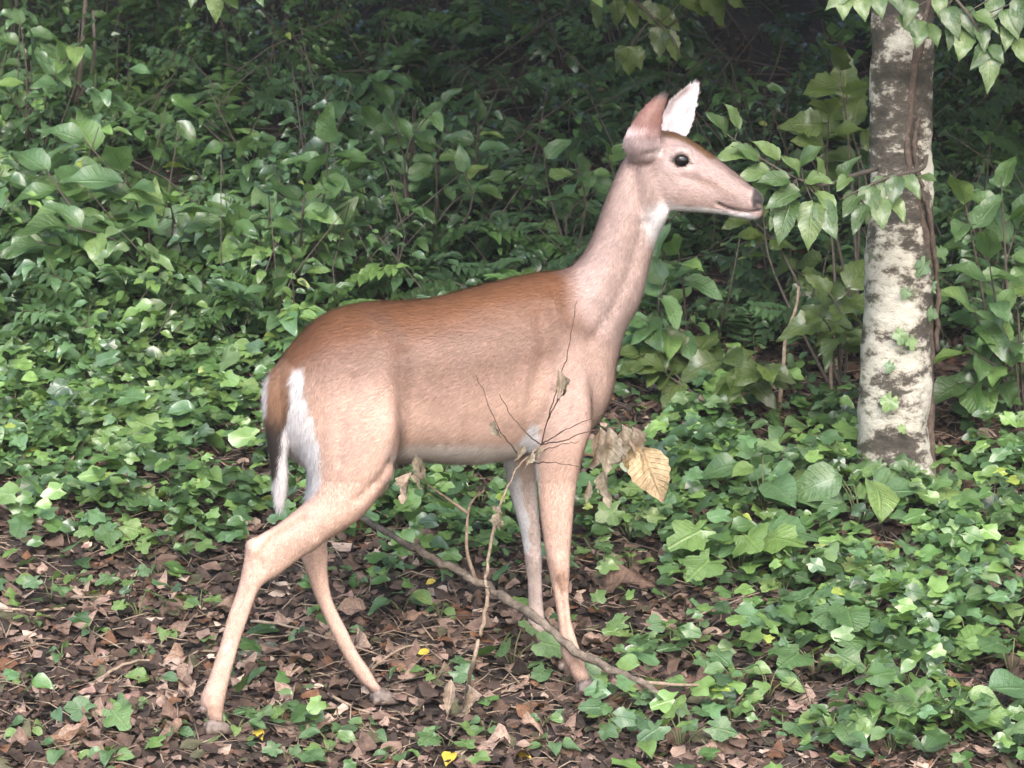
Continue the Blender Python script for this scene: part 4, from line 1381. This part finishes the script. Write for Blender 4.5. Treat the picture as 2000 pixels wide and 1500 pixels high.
    for px, py, s in ((1745, 770, 40), (1758, 640, 34), (1775, 655, 30), (1742, 705, 26), (1770, 560, 26), (1810, 505, 40), (1826, 545, 34), (1822, 600, 30), (1760, 648, 26), (1832, 480, 34), (1726, 900, 34), (1790, 905, 40), (1756, 830, 20)):
        off = max(-.97, min(.97, (px - ax(py)) / 68))
        p = at(px, py, y0 - math.sqrt(1 - off * off) * .085 - .01)
        o = bpy.data.objects.new('leaf', random.choice(PROTO['ivy'])); COL.objects.link(o); o.parent = vine
        o.matrix_basis = leaf_frame(p - vb, Vector((random.gauss(0, .5), -.35, -.8)), Vector((off * .7, -1, .35)), s / 850.0)


make_tree()

# ------------------------------------------------------------------ shrubs and saplings
shrub('broad_leaved_shrub', 'shrub with long pale ribbed leaves at mid height on the left', (300, 600),
      [(90, 330), (160, 268), (240, 330), (330, 385), (130, 440), (70, 470), (390, 430), (215, 480), (290, 440), (180, 380)], 96, n=7, tilt=.3)
shrub('broad_leaved_shrub', 'shrub with upright pale tips rising just left above the rump of the doe', (570, 615),
      [(640, 268), (692, 330), (600, 350), (520, 410), (455, 440), (650, 450), (570, 500), (410, 510), (620, 400)], 84, n=7, tilt=.4)
shrub('broad_leaved_shrub', 'yellowish green shrub cut by the left edge at mid height', (60, 560), [(20, 350), (95, 310), (5, 450), (70, 400), (20, 520), (120, 480)], 82, n=6)
shrub('leafy_sapling', 'dark leafy sapling filling the upper left corner', (60, 440), [(40, 40), (120, 110), (10, 170), (90, 220), (170, 60), (205, 170), (60, 120)], 58, n=9, cat='sapling')
shrub('leafy_sapling', 'slim sapling with light oval leaves above the back of the doe', (820, 560),
      [(760, 200), (812, 255), (872, 185), (850, 290), (905, 330), (790, 335), (935, 235), (960, 345), (735, 240)], 58, n=5, cat='sapling', start=.6)
shrub('low_shrub', 'low shrub with curled leaves just above the middle of the back', (770, 560), [(745, 420), (795, 405), (720, 470), (840, 480), (690, 520)], 62, n=6, cat='shrub')
shrub('leafy_sapling', 'sapling with dull green leaves directly behind the neck of the doe', (1130, 590),
      [(1060, 280), (1120, 310), (1185, 295), (1195, 350), (960, 505), (1010, 512), (1065, 505), (1100, 430)], 64, n=5, cat='sapling', start=.55)
shrub('beech_sapling', 'dim sapling in the shade between the nose of the doe and the trunk', (1640, 760),
      [(1560, 250), (1490, 420), (1540, 520), (1600, 560), (1620, 480), (1420, 380)], 70, kind='olive', n=5, cat='sapling', start=.6, tilt=.3, dy=(.1, .4))
shrub('broad_leaved_shrub', 'shrub with large leaves cut by the right edge beside the pale trunk', (1985, 830),
      [(1880, 375), (1955, 345), (1930, 500), (1985, 560), (1890, 680), (1960, 640), (1985, 700), (1870, 745), (1990, 430), (1900, 600)], 84, n=6, tilt=.35)
shrub('broad_leaved_shrub', 'shrub peeking out behind the throat and chest of the doe', (1330, 730), [(1275, 500), (1325, 490), (1305, 545), (1290, 590), (1250, 620), (1285, 640)], 78, n=4, start=.6)
shrub('spreading_shrub', 'low spreading shrub with flat leaves right of the chest of the doe', (1370, 810), [(1250, 690), (1300, 715), (1350, 695), (1420, 690), (1455, 735), (1500, 715), (1400, 745)], 74, n=5, start=.5, kind='olive')
shrub('spreading_shrub', 'olive leaved shrub against the left side of the trunk', (1640, 800), [(1620, 570), (1660, 560), (1600, 610), (1655, 640)], 66, n=5, kind='olive', start=.55)
shrub('leafy_sapling', 'shaded sapling leaning on the left side of the trunk near the top', (1680, 700), [(1640, 130), (1650, 180), (1620, 210), (1660, 240)], 80, n=4, kind='olive', cat='sapling', start=.75)


def hanging(name, label, path, y, kind, leaves, px_len):
    b = at(path[0][0], path[0][1], y)
    pl = Plant(name, b, label, 'branch', None, 'stem_brown')
    pts = [at(a, c, y) for a, c in path]
    S = [Vector(p) for p in spline(pts, 4)]
    pl.t.add(S, [.005 * (1 - .7 * i / (len(S) - 1)) for i in range(len(S))], 5)
    for (a, c, tx, ty) in leaves:
        p, tip = at(a, c, y + random.uniform(-.05, .05)), at(tx, ty, y)
        pl.t.add([min(S, key=lambda q: (q - p).length), p], [.0016, .001], 4)
        L = (tip - p).length
        pl.leaf(kind, p, tip - p + Vector((0, -.2 * L, 0)), Vector((random.gauss(0, .3), -.8, .7)), L * 1.05, random.uniform(.9, 1.1))
    pl.finish('twig')


hanging('overhanging_branch', 'branch with dull olive leaves hanging from the top above the ears', [(1150, -80), (1200, -30), (1260, 20), (1310, 70), (1330, 110)], 1.4, 'olive',
        [(1175, -5, 1158, 50), (1200, 0, 1215, 48), (1225, 5, 1250, 40), (1250, 10, 1300, 45), (1275, 20, 1330, 40), (1290, 50, 1285, 110), (1300, 60, 1330, 110), (1225, 90, 1195, 130), (1230, 92, 1225, 145), (1235, 90, 1255, 135), (1330, 5, 1400, 15), (1370, -10, 1430, 35), (1400, -20, 1460, 5)], 60)
hanging('overhanging_branch', 'two bright leaves dipping into the top edge left of centre', [(340, -80), (380, -30), (430, -15)], .5, 'tree',
        [(385, -35, 372, 12), (418, -20, 425, 40), (440, -22, 462, 15), (500, -25, 512, 8)], 60)


# bare stems standing in the shade
def bare(label, pts, r, stem='stem_brown', name='bare_sapling'):
    b = on_ground(*pts[0])
    pl = Plant(name, b, label, 'sapling', None, stem)
    P_ = [b] + [at(a, c, b.y + .02 * i) for i, (a, c) in enumerate(pts[1:])]
    S = [Vector(p) for p in spline(P_, 4)]
    pl.t.add(S, [r * (1 - .4 * i / (len(S) - 1)) for i in range(len(S))], 6, .2)
    return pl


p = bare('thin brown forked stem rising through the upper left foliage', [(140, 470), (135, 330), (150, 200), (160, 100), (168, -20)], .010)
q = [at(a, c, p.base.y) for a, c in ((150, 200), (178, 150), (185, 90), (182, 20))]
p.t.add(q, [.006, .005, .0045, .004], 5); p.finish()
p = bare('thin pale twig topped by yellowish leaves left of the neck', [(1136, 480), (1134, 420), (1128, 350)], .004, 'twig')
for i in range(4): p.leaf('yellow' if i < 1 else 'olive', at(1128, 350, p.base.y), (random.gauss(0, 1), -.3, .3), up_normal(), .055)
p.finish()
bare('thin crooked sapling stem in the shade left of the trunk', [(1520, 815), (1530, 720), (1535, 660), (1555, 600), (1560, 560)], .006, 'twig').finish()
bare('slender straight sapling stem close to the left side of the trunk', [(1632, 815), (1622, 730), (1628, 660), (1634, 600)], .005, 'twig').finish()
bare('dark slanting twig in the foliage above the back', [(925, 330), (895, 270), (862, 215)], .006).finish()

# ------------------------------------------------------------------ seedlings one can tell apart on the forest floor
def at_zone(zone, label, group, kind, items, height, cat='seedling', name='seedling'):
    for (px, py, n, L) in items:
        seedling(name, label, (px, py), n, L, height * random.uniform(.8, 1.2), kind, group, cat)


seedling('seedling', 'seedling with two pale leaves at the bottom edge left of the hind hoof', (200, 1420), 3, 66, .05, 'ivy')
seedling('seedling', 'bright small seedling in the bottom left corner', (130, 1480), 4, 50, .03, 'oval')
seedling('seedling', 'bright seedling right beside the near hind hoof', (460, 1440), 5, 52, .04, 'oval')
seedling('seedling', 'lobed seedling below the gap between the hind hooves', (545, 1420), 5, 60, .05, 'ivy')
seedling('seedling', 'yellowish green seedling at the bottom edge right of the hind hoof', (560, 1495), 4, 60, .04, 'ivy')
seedling('seedling', 'single large lobed seedling at the bottom edge below the belly', (872, 1465), 4, 66, .05, 'ivy')
seedling('seedling', 'bright seedling in front of the far front leg', (1000, 1310), 5, 66, .08, 'heart')
seedling('seedling', 'yellow green seedling at the feet of the near front leg', (1085, 1320), 4, 58, .05, 'heart')
seedling('seedling', 'lone heart shaped seedling right of the near front hoof', (1172, 1430), 2, 52, .04, 'heart')
seedling('seedling', 'narrow leaved sprout left of the fallen branch', (785, 1205), 3, 50, .07, 'oval')
seedling('seedling', 'seedling at the foot of the withered sapling', (850, 1335), 5, 44, .04, 'ivy')
seedling('large_leaved_plant', 'spreading plant with big jagged bright leaves right of the front legs', (1440, 1130), 9, 120, .12, 'ivy', None, 'plant')
seedling('large_leaved_plant', 'plant with overlapping silvery heart leaves low on the right', (1640, 1250), 9, 88, .09, 'heart', None, 'plant')
seedling('large_leaved_plant', 'plant with glossy ribbed leaves below the trunk', (1680, 1030), 7, 95, .13, 'oval', None, 'plant')
seedling('large_leaved_plant', 'dark bluish broad leaved plant between the dry leaves and the trunk', (1490, 1010), 6, 100, .13, 'oval', None, 'plant')
seedling('large_leaved_plant', 'pale lobed plant cut by the right edge near the bottom', (1975, 1330), 4, 100, .10, 'ivy', None, 'plant')
seedling('large_leaved_plant', 'clump of long glossy leaves in the bottom right corner', (1870, 1440), 9, 100, .10, 'oval', None, 'plant')
seedling('large_leaved_plant', 'bright lobed plant in the bottom right below the silvery leaves', (1590, 1330), 7, 84, .08, 'ivy', None, 'plant')
seedling('seedling', 'bright yellow green single leaf near the bottom right of the fallen branch', (1530, 1440), 2, 58, .05, 'heart')
at_zone(0, 'ivy sprig in the dense patch right of the front legs', 'ivy sprigs right of the front legs', 'ivy',
        [(1180, 1010, 7, 58), (1230, 1060, 6, 52), (1190, 930, 6, 50), (1300, 1010, 7, 54), (1350, 960, 6, 56), (1270, 950, 6, 48), (1420, 1000, 6, 50), (1230, 1120, 5, 44), (1340, 1060, 6, 50), (1560, 1100, 6, 50), (1530, 1170, 6, 48),
         (1620, 1150, 6, 46), (1720, 1170, 6, 50), (1780, 1120, 6, 48), (1240, 1270, 6, 50), (1310, 1280, 6, 54), (1370, 1310, 5, 60), (1280, 1400, 6, 48), (1210, 1440, 6, 50), (1330, 1470, 6, 56), (1430, 1420, 6, 54)], .07, 'ivy', 'ivy_sprig')
at_zone(0, 'seedling in the thick green cover at the lower right', 'seedlings in the lower right cover', 'oval',
        [(1680, 1340, 6, 54), (1740, 1280, 6, 50), (1800, 1230, 6, 50), (1860, 1180, 6, 52), (1920, 1120, 6, 50), (1960, 1210, 6, 56), (1890, 1290, 6, 54), (1780, 1360, 6, 58), (1690, 1430, 6, 60), (1620, 1450, 6, 60), (1740, 1480, 6, 62),
         (1940, 1430, 6, 58), (1500, 1370, 5, 50), (1440, 1350, 5, 44), (1840, 1100, 5, 46), (1930, 1030, 5, 50), (1870, 1000, 5, 56), (1980, 960, 5, 56), (1610, 960, 5, 50), (1590, 900, 5, 54), (1520, 880, 5, 48), (1440, 880, 5, 52), (1380, 930, 5, 50), (1650, 880, 5, 46)], .07)
at_zone(0, 'ivy sprig in the bright patch left of the tail', 'ivy sprigs left of the tail', 'ivy',
        [(40, 620, 6, 50), (110, 650, 6, 54), (190, 620, 6, 56), (270, 650, 6, 56), (350, 640, 6, 50), (430, 660, 6, 54), (490, 640, 6, 50), (60, 720, 6, 58), (140, 740, 7, 62), (230, 730, 6, 58), (310, 740, 7, 60), (400, 740, 6, 58),
         (470, 740, 6, 50), (30, 810, 6, 62), (100, 830, 7, 66), (190, 830, 7, 60), (280, 830, 6, 56), (370, 830, 6, 58), (450, 830, 6, 52), (60, 900, 6, 56), (140, 900, 5, 54), (230, 880, 6, 56), (400, 960, 6, 54), (480, 960, 5, 50)], .08, 'ivy', 'ivy_sprig')
at_zone(0, 'ivy sprig at the edge of the bare litter left of the hind leg', 'ivy sprigs at the edge of the litter', 'ivy',
        [(230, 1000, 6, 54), (210, 1060, 6, 52), (270, 1080, 6, 50), (330, 1010, 6, 56), (350, 1090, 6, 50), (400, 1050, 5, 48), (250, 1160, 3, 40), (270, 1210, 4, 40), (100, 1180, 3, 44), (390, 1200, 4, 34)], .06, 'ivy', 'ivy_sprig')
at_zone(0, 'small seedling in the shade under the belly', 'seedlings under the belly', 'ivy',
        [(700, 1000, 5, 46), (780, 960, 5, 46), (860, 960, 5, 50), (940, 1000, 5, 46), (820, 1020, 5, 44), (900, 1060, 4, 44), (960, 920, 5, 48), (1160, 1100, 4, 40), (590, 1100, 4, 40), (870, 900, 5, 44)], .06)
at_zone(0, 'sprig hiding the foot of the pale trunk', 'sprigs at the foot of the trunk', 'heart',
        [(1690, 985, 6, 48), (1740, 995, 6, 52), (1790, 990, 6, 50), (1840, 975, 6, 50), (1650, 960, 6, 46), (1720, 950, 4, 36)], .08, 'plant', 'leafy_sprig')
at_zone(0, 'tiny seedling poking out of the litter at the lower left', 'tiny seedlings in the lower left litter', 'oval',
        [(60, 1230, 4, 30), (120, 1290, 3, 34), (180, 1250, 4, 30), (40, 1340, 4, 36), (300, 1340, 5, 36), (330, 1250, 4, 32), (260, 1390, 4, 36), (330, 1440, 5, 44), (60, 1440, 4, 38), (220, 1490, 5, 50), (20, 1150, 4, 34), (150, 1140, 4, 34), (280, 1290, 4, 28), (310, 1130, 4, 32)], .03, 'seedling', 'tiny_seedling')
at_zone(0, 'tiny seedling poking out of the litter between the legs', 'tiny seedlings between the legs', 'oval',
        [(620, 1210, 4, 30), (680, 1250, 3, 30), (760, 1130, 4, 34), (700, 1150, 4, 32), (860, 1210, 4, 30), (600, 1400, 5, 46), (640, 1460, 5, 50), (720, 1440, 4, 40), (780, 1490, 5, 44), (800, 1330, 4, 34), (950, 1440, 4, 36), (1060, 1420, 4, 34), (1080, 1480, 5, 44), (880, 1130, 4, 30)], .035, 'seedling', 'tiny_seedling')
# yellow fallen leaves
for px, py, L, lb in ((48, 905, 46, 'yellow leaf glowing in the ivy at the left edge'), (500, 1446, 26, 'small yellow leaf below the near hind hoof'), (880, 1490, 34, 'yellow leaf under the seedling at the bottom edge'), (838, 1290, 22, 'small yellow leaf between the legs on the litter'), (850, 1152, 18, 'tiny yellow leaf left of the fallen branch'),
                      (1010, 1490, 24, 'yellowish leaf at the bottom edge under the front legs')):
    b = on_ground(px, py); sc = (b.y + 9) / PX
    o = bpy.data.objects.new('yellow_leaf', PROTO['yellow'][0]); COL.objects.link(o)
    o.matrix_world = leaf_frame(b + Vector((0, 0, .03 if px < 60 else .02)), (random.gauss(0, 1), -.5, -.1), (0, -.6, 1), L * sc * 1.2, 1.1)
    props(o, lb, 'leaf', 'yellow leaves on the ground')
# large dry leaves that stand out from the litter
ZONES = [((20, 1120, 380, 1500), 26, 'curled dry leaf on the litter left of the hind leg', 'dry leaves left of the hind leg'),
         ((440, 1180, 760, 1500), 20, 'curled dry leaf on the litter between and below the hind hooves', 'dry leaves below the hind hooves'),
         ((760, 1150, 1120, 1500), 20, 'curled dry leaf on the litter around the withered sapling', 'dry leaves around the withered sapling'),
         ((1130, 1090, 1480, 1490), 14, 'dry leaf in the bare patches right of the near front hoof', 'dry leaves right of the front hoof')]
for (x0, y0_, x1, y1), n, lb, gp in ZONES:
    for i in range(n):
        px, py = random.uniform(x0, x1), random.uniform(y0_, y1)
        b = on_ground(px, py)
        o = bpy.data.objects.new('dry_leaf', random.choice(PROTO['dry'])); COL.objects.link(o)
        a = random.uniform(0, 6.28)
        o.matrix_world = leaf_frame(b + Vector((0, 0, .022)), (math.cos(a), math.sin(a), .2 * math.sin(a)), (random.gauss(0, .3), -.45, 1), random.uniform(.045, .085), random.uniform(.8, 1.2))
        props(o, lb, 'leaf', gp)
for px, py, L, lb in ((1352, 815, 44, 'orange dry leaf standing beyond the dry hanging leaves'), (268, 990, 70, 'large pinkish dry leaf in the clearing left of the tail'), (470, 1225, 60, 'large pinkish dry leaf behind the near hind leg'), (710, 1215, 50, 'reddish dry leaf behind the far hind leg'), (1180, 1170, 80, 'reddish brown dry leaf behind the near front leg')):
    b = on_ground(px, py); sc = (b.y + 9) / PX
    o = bpy.data.objects.new('dry_leaf', PROTO['dry'][0]); COL.objects.link(o)
    o.matrix_world = leaf_frame(b + Vector((0, 0, .025)), (random.gauss(0, .6), -.4, .3), (0, -.7, .8), L * sc * 1.2, 1.2)
    props(o, lb, 'leaf')

# ------------------------------------------------------------------ fallen branch, twigs, stone
def make_branch():
    path = [(690, 1003, .36), (740, 1032, .30), (800, 1066, .24), (880, 1106, .16), (940, 1141, .10), (1000, 1177, .03), (1060, 1217, -.05), (1120, 1270, -.10), (1180, 1303, -.13), (1250, 1332, -.17), (1305, 1372, -.21), (1395, 1446, -.27)]
    pts = [at(*p) for p in path]
    b = pts[-1]
    pl = Plant('fallen_branch', b, 'knobbly grey fallen branch slanting down in front of the front legs', 'branch', None, 'dead_wood')
    S = [Vector(p) + rvec(.0025) for p in spline(pts, 5)]
    k = len(S)
    pl.t.add(S, [(.0062 + .003 * math.sin(math.pi * i / k)) * (1 + .35 * mnoise.noise(S[i] * 25)) for i in range(k)], 9, .18)
    pl.finish('limb')
    for q in ([(928, 1132, .115), (912, 1075, .09), (914, 1003, .07), (925, 975, .06), (946, 958, .05)], [(914, 1003, .07), (880, 978, .06), (832, 944, .05)], [(1250, 1332, -.17), (1340, 1338, -.2), (1400, 1334, -.2)]):
        t = Tubes()
        P_ = [Vector(p) for p in spline([at(*p) for p in q], 4)]
        t.add(P_, [.0045 * (1 - .6 * i / (len(P_) - 1)) for i in range(len(P_))], 6, .25)
        link('side_twig', t.mesh('side_twig', b), pl.root, MAT['twig'])


make_branch()


def make_withered():
    y = -.30
    b = on_ground(905, 1385)
    pl = Plant('withered_sapling', b, 'dead sapling with fine twigs and withered leaves in front of the doe', 'sapling', None, 'twig')
    def tube(path, r0, r1, t, yy=None):
        P_ = [Vector(p) for p in spline([p if isinstance(p, Vector) else at(p[0], p[1], p[2] if len(p) > 2 else y) for p in path], 5)]
        P_ = [P_[0]] + [p + rvec(.0012) for p in P_[1:]]
        t.add(P_, [r0 + (r1 - r0) * i / (len(P_) - 1) for i in range(len(P_))], 6, .15)
    tube([b, (922, 1300), (938, 1240), (950, 1185), (952, 1150), (947, 1135), (955, 1085), (962, 1040), (975, 990)], .0048, .003, pl.t)
    tube([(975, 990), (990, 955), (1010, 915), (1035, 888), (1058, 868)], .0026, .0016, pl.t)
    pl.finish('stem')
    f = Tubes()
    yb = -.34
    for path in ([(1058, 868), (1075, 800), (1092, 745), (1108, 690), (1118, 640), (1127, 588)], [(1058, 868), (1030, 848), (1000, 812), (975, 772)], [(1010, 885), (980, 845), (955, 795), (932, 735)],
                 [(1058, 868), (1090, 848), (1130, 828), (1175, 812)], [(1058, 868), (1100, 860), (1150, 842), (1172, 838), (1215, 836), (1262, 850)], [(1030, 888), (1060, 880), (1095, 868), (1130, 862)], [(1040, 905), (1075, 903), (1132, 911)],
                 [(1070, 820), (1085, 790), (1092, 760)], [(1085, 790), (1100, 765), (1103, 745)]):
        tube([(a, c, yb) if i else (a, c, y) for i, (a, c) in enumerate(path)], .0014, .0007, f)
    link('twig', f.mesh('twig', b), pl.root, MAT['fine_twig'])
    def lf(kind, px, py, tx, ty, wid=1.0, yy=yb, nr=(.2, -1, .3)):
        p, tip = at(px, py, yy), at(tx, ty, yy)
        o = bpy.data.objects.new('leaf', random.choice(PROTO[kind])); COL.objects.link(o); o.parent = pl.root
        o.matrix_basis = leaf_frame(p - b, tip - p, nr, (tip - p).length, wid)
    for a in ((1092, 722, 1090, 790, .7), (1100, 735, 1104, 778, .6), (966, 822, 976, 862, 1.1), (1022, 870, 1004, 905, .9), (1040, 880, 1020, 915, .9), (1050, 872, 1046, 905, .8), (812, 890, 832, 950, 1.0), (800, 925, 796, 990, .9),
              (825, 905, 812, 960, .7), (975, 1010, 958, 985, 1.1), (976, 1035, 985, 980, .9), (970, 1030, 966, 995, 1.0), (1172, 838, 1160, 915, 1.1), (1190, 838, 1176, 930, 1.1), (1215, 832, 1212, 905, 1.2), (1235, 836, 1248, 905, 1.0), (1180, 920, 1196, 985, .9), (1150, 940, 1142, 985, .7),
              (880, 1330, 872, 1400, .9), (915, 1340, 905, 1410, .9)):
        big = 1.05 if a[0] > 1100 else .9
        lf('withered', a[0], a[1], a[0] + (a[2] - a[0]) * big, a[1] + (a[3] - a[1]) * big, a[4] * 1.15, nr=(random.gauss(0, .5), -1, .2))
    lf('amber', 1256, 876, 1294, 984, 1.05, yb, (-.25, -1, .25))
    lf('amber', 1236, 868, 1254, 955, .8, yb + .01, (-.8, -1, .1))


make_withered()


def stick(label, path, r, mat='twig', name='fallen_stick', group=None):
    pts = []
    for px, py, h in path:
        g = on_ground(px, py); pts.append(at(px, py, g.y - h))
    t = Tubes(); S = [Vector(p) + rvec(r * .25) for p in spline(pts, 4)]
    t.add(S, [r * (1 - .5 * i / (len(S) - 1)) for i in range(len(S))], 6, .2)
    o = link(name, t.mesh(name, pts[0]), None, MAT[mat]); o.location = pts[0]
    props(o, label, 'stick', group)


stick('thin pale stick crossing behind the hind legs', [(490, 1212, .12), (560, 1222, .14), (640, 1246, .12), (740, 1278, .06)], .0035)
stick('stick lying above the dry hanging leaves near the trunk', [(1330, 828, .03), (1380, 824, .03), (1432, 822, .03)], .006)
stick('pale stick lying on the leaves low on the right', [(1765, 1215, .04), (1810, 1225, .04), (1845, 1232, .03)], .006)
stick('slanting stick on the slope right of the trunk', [(1888, 838, .03), (1930, 858, .03), (1965, 872, .03)], .007)
stick('brown stick lying left of the tail in the ivy', [(250, 900, .04), (330, 925, .05), (400, 955, .04)], .006, 'dead_wood')
stick('long thin twig across the left edge of the litter', [(0, 1188, .03), (70, 1192, .03), (150, 1186, .03), (200, 1190, .02)], .0035)
stick('twig crossing the ground below the far hind hoof', [(640, 1355, .03), (700, 1385, .04), (790, 1408, .03)], .004)
stick('dark twig lying left of the near hind leg', [(190, 1330, .03), (240, 1300, .05), (300, 1290, .04), (360, 1330, .02)], .004)
stick('fine arched twig between the legs of the doe', [(720, 1310, .03), (780, 1268, .06), (830, 1260, .05), (860, 1262, .02)], .003)
stick('thin twig reaching over the bare patch on the right', [(1340, 1210, .03), (1420, 1180, .05), (1500, 1150, .05)], .003)
stick('pale twig below the trunk on the right', [(1870, 1125, .03), (1800, 1105, .04), (1740, 1080, .04)], .004)
stick('thin twig slanting through the ivy at the left edge', [(0, 985, .05), (50, 1010, .05), (100, 1035, .04)], .005)


def make_stone():
    b = on_ground(505, 1292)
    V, F = [], []
    k = 18
    for i in range(1, k // 2 + 1):
        ph = math.pi / 2 * i / (k // 2)
        for j in range(k):
            th = 2 * math.pi * j / k
            d = Vector((math.cos(th) * math.sin(ph) * 1.0, math.sin(th) * math.sin(ph) * .7, math.cos(ph) * .75))
            r = .062 * (1 + .28 * mnoise.noise(d * 1.9) + .12 * mnoise.noise(d * 5))
            V.append(tuple(d * r + Vector((0, .05, -.012))))
    V.append((0, .05, .035))
    n = k // 2
    for i in range(n - 1):
        for j in range(k): F.append((i * k + j, i * k + (j + 1) % k, (i + 1) * k + (j + 1) % k, (i + 1) * k + j))
    for j in range(k): F.append((n * k, (j + 1) % k, j, n * k))
    m = bark_mat('mossy_stone', [(.35, (.03, .032, .026)), (.5, (.06, .07, .045)), (.65, (.12, .12, .10))], 25.0, 1.0)
    o = link('stone', np_mesh('stone', np.array(V), clean_tris(np.array(F))), None, m); o.location = b
    props(o, 'dark mossy stone in the litter between the hind legs', 'stone')


make_stone()


# ------------------------------------------------------------------ thin haze added to lift the dark tones
def make_haze():
    x0, x1, y0, y1, z0, z1 = -45, 45, -16, 66, -8, 32
    V = [(x, y, z) for x in (x0, x1) for y in (y0, y1) for z in (z0, z1)]
    F = [(0, 1, 3, 2), (4, 6, 7, 5), (0, 4, 5, 1), (2, 3, 7, 6), (0, 2, 6, 4), (1, 5, 7, 3)]
    m = bpy.data.materials.new('haze'); m.use_nodes = True
    nt = m.node_tree; nt.nodes.clear()
    out = nt.nodes.new('ShaderNodeOutputMaterial')
    v = nt.nodes.new('ShaderNodeVolumePrincipled')
    v.inputs['Color'].default_value = (.92, .96, 1.0, 1)
    v.inputs['Density'].default_value = .0013
    v.inputs['Anisotropy'].default_value = .2
    nt.links.new(v.outputs[0], out.inputs['Volume'])
    o = link('haze', np_mesh('haze', V, np.array(F)), None, m)
    props(o, 'thin haze volume added to veil the dark wood', 'haze', None, 'stuff')


make_haze()
